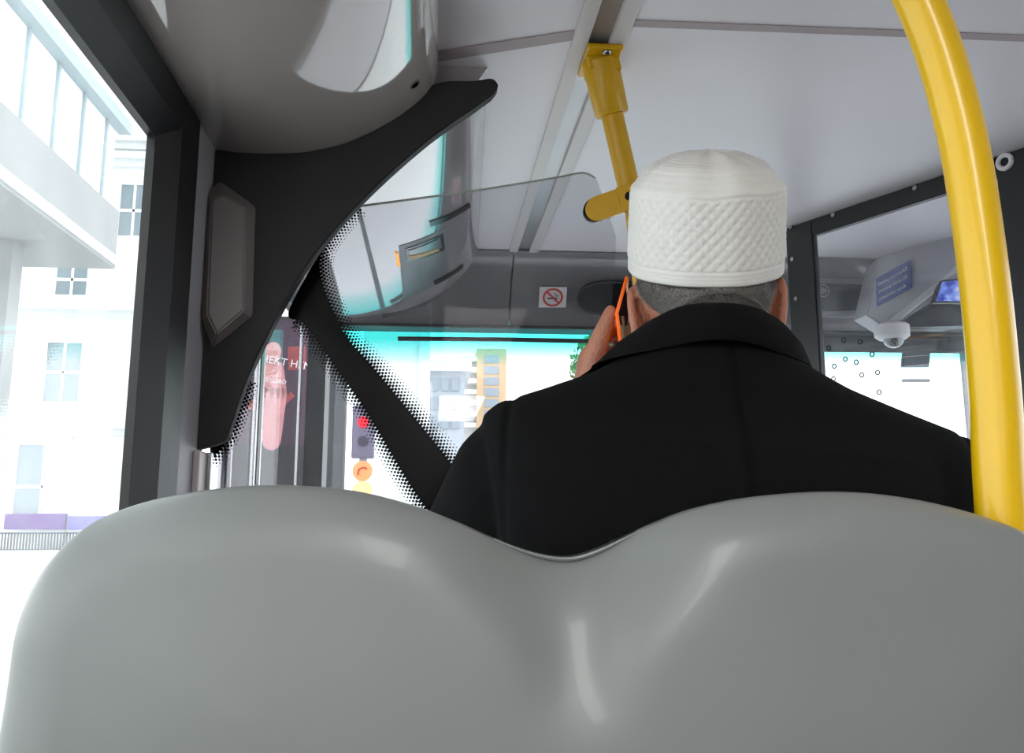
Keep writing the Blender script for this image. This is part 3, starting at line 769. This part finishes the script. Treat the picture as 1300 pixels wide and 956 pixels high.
# overcoat
b = BM()
ct = [(.60, .215, .165, .02), (.75, .21, .155, .01), (.90, .225, .15, 0), (1.0, .236, .147, -.005), (1.07, .248, .142, -.008), (1.12, .258, .128, -.004),
      (1.155, .264, .112, .004), (1.175, .262, .098, .012), (1.19, .246, .09, .018), (1.21, .195, .085, .025), (1.232, .142, .082, .033), (1.255, .104, .08, .043), (1.272, .086, .075, .05), (1.29, .078, .07, .052)]
rows = []
for z, a, d, c2 in ct:
    row = []
    for k in range(40):
        t = 2 * PI * k / 40; cx_, sy_ = math.cos(t), math.sin(t); pw = .8
        row.append((a * math.copysign(abs(cx_) ** pw, cx_), c2 + d * math.copysign(abs(sy_) ** pw, sy_), z))
    rows.append(row)
v_ = grid(b, rows, close=True); b.faces.new(v_[0]); b.faces.new(v_[-1])
limb(b, [(-.205, .012, 1.128), (-.235, .03, 1.10), (-.345, .185, .985)], [.068, .071, .064], 20)
limb(b, [(-.345, .185, .985), (-.175, .205, 1.175)], [.062, .045], 20)
limb(b, [(.205, .012, 1.122), (.228, .02, 1.09), (.285, .03, .87), (.19, .235, .81)], [.066, .069, .064, .045], 20)
b = remesh(b, .004, 10, .5)
for v in b.verts: v.co.z -= .085 * v.co.x * smooth(1.0, 1.15, v.co.z); v.co.x -= .008 * smooth(1.1, 1.25, v.co.z)
# centre back seam and armhole seams pressed into the cloth
for v in b.verts:
    x, y, z = v.co
    if y < .03: v.co.y += .006 * math.exp(-((x - .006) / .0042) ** 2)
    for s in (-1, 1):
        xs_ = s * (.232 + .0 * z) - s * .10 * max(0, (1.0 - z)) * .2
        g_ = math.exp(-((x - xs_) / .005) ** 2) * .0045
        if z > .9: v.co -= Vector((0, -1 if y < .03 else 0, .55)).normalized() * g_
for v in b.verts: v.co = PR @ v.co
coat = mesh_obj('overcoat', b, M['coat'], pn, True, 0)
# turned-down collar, its fall lying on the shoulders
ctree = BVHTree.FromPolygons([v.co + wloc(coat) for v in coat.data.vertices], [tuple(f.vertices) for f in coat.data.polygons])
b = BM(); ri = []; NC = 72
for k in range(NC + 1):
    a = math.radians(-222 + 264 * k / NC)                      # round the back of the neck, open in front
    side = abs(math.cos(a)); front = max(0, math.sin(a)); ca_, sa_ = math.cos(a), math.sin(a)
    def ringp(r, ry, z, yc): return Vector((r * ca_ - .008, yc + ry * sa_, z))
    zt = 1.312 - .020 * side ** 3 - .10 * front
    zf = 1.272 - .020 * side ** 2 - .075 * front
    def onc(z, off):
        o_ = Vector((-.008, .042, z)); d_ = Vector((ca_, sa_ * .9, 0)).normalized()
        hit = ctree.ray_cast(PR @ (o_ + d_ * .3), PR.to_3x3() @ -d_, .3)[0]
        r_ = (PR.inverted() @ hit - o_).length if hit is not None else .09
        return o_ + d_ * (max(r_, .084) + off)
    topp = ringp(.080, .078, zt, .050); o3 = onc(zf, .0075)
    o2 = topp.lerp(o3, .5) + Vector((ca_, sa_, .25)) * .006; o1 = topp.lerp(o3, .14) + Vector((ca_, sa_, .4)) * .004
    ri.append([ringp(.074, .070, zt - .06, .055), ringp(.077, .073, zt - .006, .052), topp, o1, o2, o3, onc(zf - .004, .005), onc(zf - .003, .0)])
grid(b, ri); bmesh.ops.recalc_face_normals(b, faces=b.faces)
for v in b.verts: v.co = PR @ (v.co + Vector((0, 0, -.04 * v.co.x)))
mesh_obj('collar', b, M['coat'], coat, True, 60)

# skull cap with quilted wall and ring-stitched crown
CT = PR @ Matrix.Translation(H(.003, -.010, .046)) @ Matrix.Rotation(math.radians(1.5), 4, 'Y') @ Matrix.Rotation(math.radians(25), 4, 'X')
b = BM(); rows = []; NT = 320
RXc, RYc = .0950, .110
hw_ = .098
def capring(r, z, amp, mode):
    row = []
    for k in range(NT):
        t = 2 * PI * k / NT; d = 0
        if mode == 1:
            a1 = 22 * t + z * 215; a2 = 22 * t - z * 215
            d = amp * (abs(math.sin(a1)) * abs(math.sin(a2))) ** .7
        fold = .0012 * math.sin(5 * t + 1) + .0009 * math.sin(9 * t)
        row.append(Vector(((RXc * r + d + fold * .5) * math.cos(t), (RYc * r + d + fold) * math.sin(t), z + (fold * .8 if z > .06 else 0))))
    return row
rows.append(capring(.965, .004, 0, 0)); rows.append(capring(.985, -.001, 0, 0)); rows.append(capring(1.0, .001, 0, 0))
for k in range(12):
    z = .002 + .013 * k / 11; rows.append(capring(1.0 + .004 * abs(math.sin(k * PI / 3.6)), z, 0, 0))
for k in range(66):
    z = .0155 + (hw_ - .0155) * k / 65; fl = 1.0 - .03 * (z / hw_) ** 1.5
    rows.append(capring(fl, z, .0016 if 1 < k < 64 else 0, 1))
rows.append(capring(.968, hw_ + .001, 0, 0)); rows.append(capring(.976, hw_ + .003, 0, 0)); rows.append(capring(.966, hw_ + .0055, 0, 0))
for k in range(1, 42):
    u = k / 42; r = .962 * (1 - u)
    z = hw_ + .006 + .041 * (1 - (1 - u) ** 2.9) + .002 * math.exp(-((u - .25) / .1) ** 2)
    rows.append(capring(max(r, .02), z + .0007 * math.sin(k * PI * .75), 0, 0))
vv = grid(b, rows, close=True); b.faces.new(vv[-1])
for v in b.verts: v.co = CT @ v.co
mesh_obj('cap', b, M['cap'], pn, True, 0)

# cropped hair: a close shell on the back of the head and thousands of short bristles
tree = BVHTree.FromPolygons([v.co + wloc(body) for v in body.data.vertices], [tuple(f.vertices) for f in body.data.polygons])
def scalp(az, z):
    """point and outward normal on the head or nape, found from its axis"""
    t = max(0, min(1, (z - 1.27) / .10)); ax0 = Vector((-.004, .062 + .05 * t, z))
    d = Vector((math.sin(az), -math.cos(az), 0))
    hit, n, _, _ = tree.ray_cast(PR @ ax0, (PR.to_3x3() @ d), .2)
    if hit is None: return None, None
    if n.dot(PR.to_3x3() @ d) < 0: n = -n
    return hit, n
def hair_low(az): return 1.27 + .052 * smooth(.55, 1.25, abs(az))
ZT = 1.40
b = BM(); rows = []
for i in range(49):
    az = -1.32 + 2.64 * i / 48; row = []
    for j in range(31):
        h0 = hair_low(az); z = h0 + (ZT - h0) * j / 30
        p, n = scalp(az, z)
        row.append(p + n * (.0008 + .0042 * smooth(0, .4, j / 30)))
    rows.append(row)
grid(b, rows)
hr = mesh_obj('hair', b, M['scalp'], pn, True, 0)
b = BM()
for i in range(15000):
    az = random.uniform(-1.34, 1.34); h0 = hair_low(az); z = random.uniform(h0 - .006, 1.385)
    p, n = scalp(az, z)
    if p is None or (CT.inverted() @ p).z > -.002: continue
    fade = smooth(h0, h0 + .04, z)
    dn = Vector((random.gauss(0, .28), random.gauss(0, .2), -1)); dn = (dn - n * dn.dot(n)).normalized()
    ln = .005 + .011 * fade * random.uniform(.6, 1.2)
    sd = n.cross(dn).normalized() * .00065
    p = p + n * (.0006 + .004 * fade)
    t1 = p + n * (.0012 + .0025 * fade) + dn * ln
    b.faces.new([b.verts.new(q) for q in (p - sd, p + sd, t1)])
mesh_obj('bristles', b, M['hair'], hr, False)
# white beard along the jaw
b = BM()
for i in range(3600):
    s = random.choice((-1, 1)); u = random.random() ** .8
    a = Vector((s * .078, .022, -.055)) * (1 - u) + Vector((s * .022, .105, -.115)) * u
    a += Vector((random.gauss(0, .004), random.gauss(0, .007), random.gauss(0, .012)))
    p = H(*a); dn = Vector((s * random.uniform(.5, 1.6), random.uniform(-.5, .4), -1)).normalized(); ln = random.uniform(.015, .042)
    sd = dn.cross(Vector((0, 1, .3))).normalized() * .0005
    mid_ = p + dn * ln * .6 + Vector((random.gauss(0, .002), random.gauss(0, .002), 0))
    tip = p + dn * ln + Vector((random.gauss(0, .003), random.gauss(0, .003), .002))
    vs = [b.verts.new(PR @ q) for q in (p - sd, p + sd, mid_ + sd, tip, mid_ - sd)]
    b.faces.new(vs)
mesh_obj('beard', b, M['beard'], pn, False)

# ------------------------------------------------------------------ phone in its orange flip case
ph = thing('mobile_phone', 'slim metal phone in an orange flip case held at the man\'s left ear', 'phone', (.25, 1.14, 1.24))
def pslab(bm, a, c2, y0, y1, th, bev=.002):
    """slab seen edge-on from behind: runs from a to c2 in the (x, z) plane, y0..y1 deep, th thick to the right"""
    d = Vector((c2[0] - a[0], 0, c2[1] - a[1])).normalized(); n = Vector((d.z, 0, -d.x)); n = n if n.x > 0 else -n
    A = Vector((a[0], y0, a[1])); E_ = Vector((c2[0], y0, c2[1]))
    prism(bm, [A, E_, E_ + n * th, A + n * th], (.21 * (y1 - y0), y1 - y0, 0), bev)
yA, yB = 1.118, 1.186
xz = lambda x, y, Y=1.118: (lambda p: (p.x, p.z))(at(x, y, 'Y', Y))
b = BM(); pslab(b, xz(781, 398), xz(790, 470), yA, yB, .0045); pslab(b, xz(794, 350), xz(780, 400), yA, yB, .0042); mesh_obj('flip_case', b, M['orange'], ph)
b = BM(); pslab(b, xz(786, 398), xz(795, 472), yA + .003, yB - .003, .0095, .003); mesh_obj('phone_body', b, M['phone'], ph)
b = BM(); pslab(b, xz(794, 392), xz(803, 470), yA + .005, yB - .005, .0065, .002); mesh_obj('screen_bezel', b, M['phone'], ph)
b = BM(); prism(b, [Vector((c2[0], yA + .004, c2[1])) for c2 in (xz(795, 358), xz(799, 395), xz(797, 412), xz(792, 414), xz(786, 408), xz(784, 400))], (.0126, .06, 0), .001); mesh_obj('case_inside', b, M['gblack'], ph)
for py in (421, 431, 440): b = BM(); ell(b, at(802, py, 'Y', 1.1225), (.0016, .0018, .004)); mesh_obj('side_button', b, M['steel'], ph, True)
# ------------------------------------------------------------------ the street outside
ZR = -.38
M['road'] = mat('asphalt', (205, 206, 208), .9, noise=.1, nscale=4)
M['pave'] = mat('pavement', (214, 214, 212), .9, noise=.06, nscale=3)
M['stone'] = mat('pale_stone', (246, 247, 246), .9, noise=.04, nscale=2)
M['stone2'] = mat('stone_grey', (222, 225, 227), .9)  # second, slightly greyer stone tone
M['conc'] = mat('concrete_slab', (150, 152, 153), .85, noise=.06, nscale=1.5)
M['curt'] = mat('curtain_wall', (240, 244, 245), .6)
M['mull'] = mat('mullion', (150, 165, 170), .5)
M['wpane'] = mat('window_pane_blue', (126, 142, 150), .15)
M['purple'] = mat('purple_fascia', (104, 60, 140), .5)
M['violet'] = mat('violet_fascia', (112, 104, 178), .5)
M['tan'] = mat('tan_brick', (206, 178, 142), .8, noise=.06, nscale=3)
M['tgrey'] = mat('far_grey', (176, 183, 188), .8)
M['farpane'] = mat('far_pane', (150, 160, 168), .4)
M['iron'] = mat('iron', (70, 76, 82), .6)
M['leaf'] = mat('leaves', (84, 150, 84), .7, noise=.4, nscale=3)
M['bark'] = mat('bark', (80, 66, 52), .9)
b = BM(); box(b, (-60, -40, ZR - .1), (60, 160, ZR)); struct('ground', b, M['road'])
b = BM(); box(b, (-60, -40, ZR), (-1.15, 34, ZR + .12)); struct('trim_6', b, M['pave'])
def facing_window(root, x0, x1, z0, z1, Y, bars=1):
    f = BM()
    for a, c2, d, e in ((x0 - .12, x1 + .12, z0 - .16, z0), (x0 - .12, x1 + .12, z1, z1 + .12), (x0 - .12, x0, z0, z1), (x1, x1 + .12, z0, z1)): box(f, (a, Y - .1, d), (c2, Y + .02, e))
    box(f, (x0, Y - .05, (z0 + z1) / 2 - .05), (x1, Y, (z0 + z1) / 2 + .05))
    for k in range(bars): xm = x0 + (x1 - x0) * (k + 1) / (bars + 1); box(f, (xm - .04, Y - .05, z0), (xm + .04, Y, z1))
    w = mesh_obj('window', f, M['stone'], root)
    p = BM(); box(p, (x0, Y - .03, z0), (x1, Y - .01, z1)); mesh_obj('pane', p, M['wpane'], w)
# white stone building across the end of the street
YB = 30.0
def bx(px, py): p = at(px, py, 'Y', YB); return p.x, p.z
wb = thing('stone_building', 'white stone building with sash windows and cornices, seen through the side window', 'building', (-15, YB, ZR))
b = BM(); box(b, (bx(-260, 0)[0], YB, ZR), (bx(248, 0)[0], YB + 8, 22)); mesh_obj('wall', b, M['stone'], wb)
for y0, y1 in ((378, 396), (518, 545), (168, 182), (196, 204)):
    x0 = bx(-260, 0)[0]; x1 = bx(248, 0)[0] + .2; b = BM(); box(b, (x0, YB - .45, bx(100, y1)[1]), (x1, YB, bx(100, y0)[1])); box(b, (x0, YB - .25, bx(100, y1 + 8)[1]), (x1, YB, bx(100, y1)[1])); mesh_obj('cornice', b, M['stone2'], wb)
for x0, y0, x1, y1, n in ((70, 330, 114, 381, 1), (55, 436, 106, 510, 1), (15, 565, 92, 672, 1), (-70, 330, -28, 381, 1), (-80, 436, -30, 510, 1), (-90, 565, -10, 672, 1), (68, 230, 112, 300, 1), (150, 236, 190, 300, 1)):
    a = bx(x0, y1); c2 = bx(x1, y0); facing_window(wb, a[0], c2[0], a[1], c2[1], YB, n)
for px in (128, 160):
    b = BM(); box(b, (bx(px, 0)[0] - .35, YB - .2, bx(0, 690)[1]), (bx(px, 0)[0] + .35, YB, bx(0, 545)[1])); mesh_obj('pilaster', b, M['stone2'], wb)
b = BM(); a = bx(10, 672); c2 = bx(88, 652); box(b, (a[0], YB - .3, a[1]), (c2[0], YB - .15, c2[1])); mesh_obj('fascia', b, M['purple'], wb)
b = BM(); a = bx(90, 672); c2 = bx(150, 655); box(b, (a[0], YB - .3, a[1]), (c2[0], YB - .15, c2[1])); mesh_obj('fascia', b, M['violet'], wb)
rl = thing('street_railing', 'thin iron railing at the foot of the white stone building', 'railing', (-12, YB - 1, ZR))
b = BM(); YA = YB - 1
xa, xb_ = at(-30, 690, 'Y', YA).x, at(150, 690, 'Y', YA).x; z0, z1 = at(0, 704, 'Y', YA).z, at(0, 676, 'Y', YA).z
z0 = min(z0, ZR + .12)
n_ = 46
for k in range(n_ + 1): x = xa + (xb_ - xa) * k / n_; box(b, (x - .02, YA, z0), (x + .02, YA + .04, z1))
box(b, (xa, YA, z1 - .05), (xb_, YA + .05, z1)); box(b, (xa, YA, z0 + .1), (xb_, YA + .05, z0 + .15)); mesh_obj('bars', b, M['iron'], rl)
# modern block on the left with overhanging concrete slab
XM = -9.5
mb = thing('modern_block', 'modern glazed block with a pale concrete overhang at the upper left', 'building', (XM, 15, ZR))
def mx(px, py): p = at(px, py, 'X', XM); return p.y, p.z
ye = mx(140, 250)[0]
b = BM(); box(b, (XM - 6, -10, 13.0), (XM, ye, 22)); box(b, (XM - 6, -10, 5), (XM - 4, ye - 6, 13)); mesh_obj('wall', b, M['curt'], mb)
zt = mx(128, 268)[1]; zbm = mx(128, 345)[1]; ztop = mx(140, 158)[1]
b = BM(); box(b, (XM - 6, -10, zbm), (XM + .5, ye - .6, zt)); mesh_obj('overhang_slab', b, M['conc'], mb)
b = BM(); box(b, (XM - 6, -10, zt), (XM, ye, 13.0)); mesh_obj('glazing', b, M['curt'], mb)
b = BM(); box(b, (XM, -10, ztop), (XM + .35, ye + .3, ztop + .35)); mesh_obj('eaves', b, M['mull'], mb)
b = BM(); box(b, (XM + .5, -10, zbm + .1), (XM + .56, ye - .6, zbm + .35)); mesh_obj('edge_trim', b, M['stone2'], mb)
for k in range(12):
    y = ye - .8 - 1.7 * k; b = BM(); box(b, (XM, y - .05, zt), (XM + .08, y + .05, ztop)); mesh_obj('mullion', b, M['mull'], mb)
b = BM(); box(b, (XM - 1.6, ye - 3.4, ZR), (XM - 1.0, ye - 2.8, zbm)); mesh_obj('column', b, M['conc'], mb)
# seen through the windscreen
def fx(px, py, Y): p = at(px, py, 'Y', Y); return p
gb = thing('grey_building', 'small hazy grey building left of the tan tower beyond the windscreen', 'building', (0, 70, ZR))
a = fx(543, 660, 70); c2 = fx(590, 472, 70); b = BM(); box(b, (a.x, 70, ZR), (c2.x, 78, c2.z)); mesh_obj('wall', b, M['tgrey'], gb)
b = BM(); box(b, (a.x - .5, 69.4, c2.z), (c2.x + .5, 78, c2.z + .8)); mesh_obj('roof_edge', b, M['stone2'], gb)
for px in (551, 565, 578):
    for py in (488, 512, 536):
        q = fx(px, py, 69.9); b = BM(); box(b, (q.x - .28, 69.85, q.z - .5), (q.x + .28, 70.02, q.z + .5)); mesh_obj('window', b, M['farpane'], gb)
tw = thing('tan_tower', 'tan brick apartment tower with white balconies beyond the windscreen', 'building', (4, 80, ZR))
a = fx(604, 660, 80); c2 = fx(643, 443, 80); b = BM(); box(b, (a.x, 80, ZR), (c2.x, 92, c2.z)); mesh_obj('wall', b, M['tan'], tw)
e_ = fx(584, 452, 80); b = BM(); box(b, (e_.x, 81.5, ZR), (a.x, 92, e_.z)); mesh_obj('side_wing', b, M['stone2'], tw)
for py in (456, 470, 484, 498, 512, 526, 540):
    q0 = fx(583, py, 80.5); b = BM(); box(b, (q0.x, 80.2, q0.z - .16), (a.x, 81.5, q0.z + .22)); mesh_obj('balcony', b, M['stone'], tw)
    q1 = fx(624, py, 80); b = BM(); box(b, (q1.x - .65, 79.93, q1.z - .36), (q1.x + .65, 80.02, q1.z + .36)); mesh_obj('window', b, M['farpane'], tw)
pb = thing('pale_building', 'tall pale building close behind the left end of the windscreen', 'building', (-3, 40, ZR))
a = fx(455, 660, 40); c2 = fx(541, 405, 40); b = BM(); box(b, (a.x, 40, ZR), (c2.x, 52, c2.z + 6)); mesh_obj('wall', b, mat('pale_wall', (222, 226, 226), .9), pb)
b = BM(); q = fx(531, 500, 40); box(b, (q.x, 39.8, ZR), (q.x + .5, 40, c2.z + 6)); mesh_obj('pilaster', b, M['stone2'], pb)
for px in (472, 500):
    for py in (452, 490, 528, 566): q = fx(px, py, 40); b = BM(); box(b, (q.x - .25, 39.94, q.z - .45), (q.x + .25, 40.02, q.z + .45)); mesh_obj('window', b, M['stone2'], pb)
ts = thing('street_tree', 'green tree beyond the windscreen beside the raised hand', 'tree', (7, 45, ZR))
b = BM(); q = fx(745, 455, 45)
for i in range(2600):
    d = Vector((random.gauss(0, 1), random.gauss(0, 1), random.gauss(0, 1))).normalized() * random.random() ** .4
    c2 = q + Vector((1.3, 0, -.5)) + Vector((d.x * 2.2, d.y * 2.2, d.z * 2.3)); r_ = random.uniform(.1, .22)
    u_ = Vector((random.gauss(0, 1), random.gauss(0, 1), random.gauss(0, 1))).normalized(); w_ = u_.orthogonal().normalized()
    b.faces.new([b.verts.new(c2 + u_ * r_), b.verts.new(c2 + w_ * r_ * .6), b.verts.new(c2 - u_ * r_), b.verts.new(c2 - w_ * r_ * .6)])
mesh_obj('foliage', b, M['leaf'], ts)
b = BM(); tube(b, [(q.x + 1.3, 45, ZR), (q.x + 1.3, 45, q.z - 2), (q.x + 1.3, 45, q.z)], [.25, .2, .1], 10); mesh_obj('trunk', b, M['bark'], ts, True)
# advertising panel, signal post
AY = 9.0
ad = thing('advert_panel', 'dark street advertising panel with blurred performers and white lettering, beyond the front door', 'advertisement', (fx(345, 600, AY).x, AY, ZR))
a = fx(292, 565, AY); c2 = fx(404, 408, AY)
b = BM(); box(b, (a.x - .04, AY, ZR + .12), (c2.x + .04, AY + .15, c2.z + .05), .02); mesh_obj('case', b, M['dark'], ad)
b = BM(); box(b, (a.x, AY - .008, a.z), (c2.x, AY + .01, c2.z)); mesh_obj('poster', b, mat('poster_plum', (62, 40, 58), .5, noise=.5, nscale=3), ad)
q = fx(348, 500, AY)
pm = mat('poster_pink', (200, 140, 140), .6, noise=.35, nscale=5); pr_ = mat('poster_red', (150, 66, 66), .6, noise=.3, nscale=5)
b = BM(); limb(b, [fx(345, 560, AY), fx(345, 500, AY), fx(348, 470, AY)], [.09, .15, .1]); ell(b, fx(347, 447, AY), (.08, .06, .10))
for v in b.verts: v.co.y = AY - .012 + (v.co.y - AY) * .02
mesh_obj('painted_figure', b, pm, ad)
for prts in (((318, 520), (330, 500), (342, 480)), ((372, 500), (362, 510), (350, 500)), ((377, 440), (377, 470)), ((322, 430), (322, 452))):
    b = BM(); tube(b, [fx(x, y, AY) for x, y in prts], .033 if len(prts) == 3 else .085, 14)
    for v in b.verts: v.co.y = AY - .0095 + (v.co.y - AY) * .01
    mesh_obj('painted_figure', b, pr_, ad)
p0 = fx(324, 458, AY - .03)
text('lettering', 'SHEKT HEN!', .105, M['white'], ad, p0, (1, 0, -.16), (.16, 0, 1)); text('lettering', 'IN CONCERT' if False else 'RECORD', .06, M['white'], ad, fx(332, 484, AY - .03), (1, 0, -.12), (.12, 0, 1))
SY = 14.0
sg = thing('traffic_signal', 'traffic signal post with red light and two round orange signs, beyond the windscreen edge', 'traffic light', (fx(460, 640, SY).x, SY, ZR))
q = fx(461, 560, SY); b = BM(); tube(b, [(q.x, SY + .1, ZR + .1), (q.x, SY + .1, fx(461, 515, SY).z)], .06, 14); mesh_obj('post', b, M['tgrey'], sg, True)
b = BM(); box(b, (q.x - .17, SY - .06, fx(461, 582, SY).z), (q.x + .17, SY + .1, fx(461, 515, SY).z), .03); mesh_obj('signal_head', b, mat('signal_head', (110, 104, 124), .5), sg)
b = BM(); disc(b, fx(461, 536, SY - .07), .085, (0, 1, 0), 20, .02); mesh_obj('red_lamp', b, mat('red_lamp', (255, 20, 40), .4, emit=3), sg)
for py in (560,): b = BM(); disc(b, fx(461, py, SY - .07), .08, (0, 1, 0), 20, .02); mesh_obj('dark_lamp', b, mat('dark_lamp', (70, 62, 78), .3), sg)
for py, cc in ((598, (250, 150, 96)), (623, (246, 196, 140))):
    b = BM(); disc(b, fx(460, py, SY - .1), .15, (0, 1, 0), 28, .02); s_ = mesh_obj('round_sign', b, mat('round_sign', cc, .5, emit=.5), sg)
    if py == 598:
        c2 = fx(460, py, SY - .118); b = BM(); tube(b, spline([c2 + Vector((-.06, 0, -.06)), c2 + Vector((-.05, 0, .02)), c2 + Vector((.02, 0, .05)), c2 + Vector((.07, 0, .03))], 5), .014, 8); mesh_obj('arrow', b, mat('sign_rust', (190, 80, 50), .5), s_, True)
bo = thing('dark_bollard', 'dark street post seen through the front door glass, left of the traffic signal', 'post', (fx(415, 640, 8).x, 8, ZR))
b = BM(); q = fx(416, 600, 8); box(b, (q.x - .12, 8, ZR + .12), (q.x + .13, 8.2, fx(416, 425, 8).z), .02); mesh_obj('shaft', b, mat('street_dark', (52, 54, 58), .6, noise=.4, nscale=6), bo)
b = BM(); ell(b, Vector((q.x, 8.1, fx(416, 425, 8).z)), (.13, .1, .06)); mesh_obj('top', b, M['iron'], bo, True)

# ------------------------------------------------------------------ light
w = bpy.data.worlds.new('overcast'); S.world = w; w.use_nodes = True
nt = w.node_tree; bg = nt.nodes['Background']
tc = nt.nodes.new('ShaderNodeTexCoord'); sp = nt.nodes.new('ShaderNodeSeparateXYZ'); cr = nt.nodes.new('ShaderNodeValToRGB')
nt.links.new(tc.outputs['Generated'], sp.inputs[0]); nt.links.new(sp.outputs['Z'], cr.inputs[0]); nt.links.new(cr.outputs[0], bg.inputs['Color'])
e = cr.color_ramp.elements; e[0].position = 0; e[0].color = (.95, .98, 1, 1); e[1].position = 1; e[1].color = (.92, .97, 1, 1)
bg.inputs['Strength'].default_value = 3.7
def area(name, loc, rot, sx, sy, power, col=(1, 1, 1)):
    l = bpy.data.lights.new(name, 'AREA'); l.shape = 'RECTANGLE'; l.size = sx; l.size_y = sy; l.energy = power; l.color = col
    o = bpy.data.objects.new(name, l); COL.objects.link(o); o.location = loc; o.rotation_euler = rot; return o
area('fill_light', (.22, -1.5, CZ - .02), (0, 0, 0), .36, 2.2, 48, (1, .97, .95))  # added fill behind the camera to brighten the interior, not a fitting
S.view_settings.view_transform = 'Standard'; S.view_settings.look = 'None'
S.view_settings.exposure = 0; S.view_settings.gamma = 1
S.cycles.max_bounces = 10; S.cycles.transparent_max_bounces = 16; S.cycles.use_denoising = True
S.cycles.sample_clamp_indirect = 6; S.cycles.caustics_reflective = False
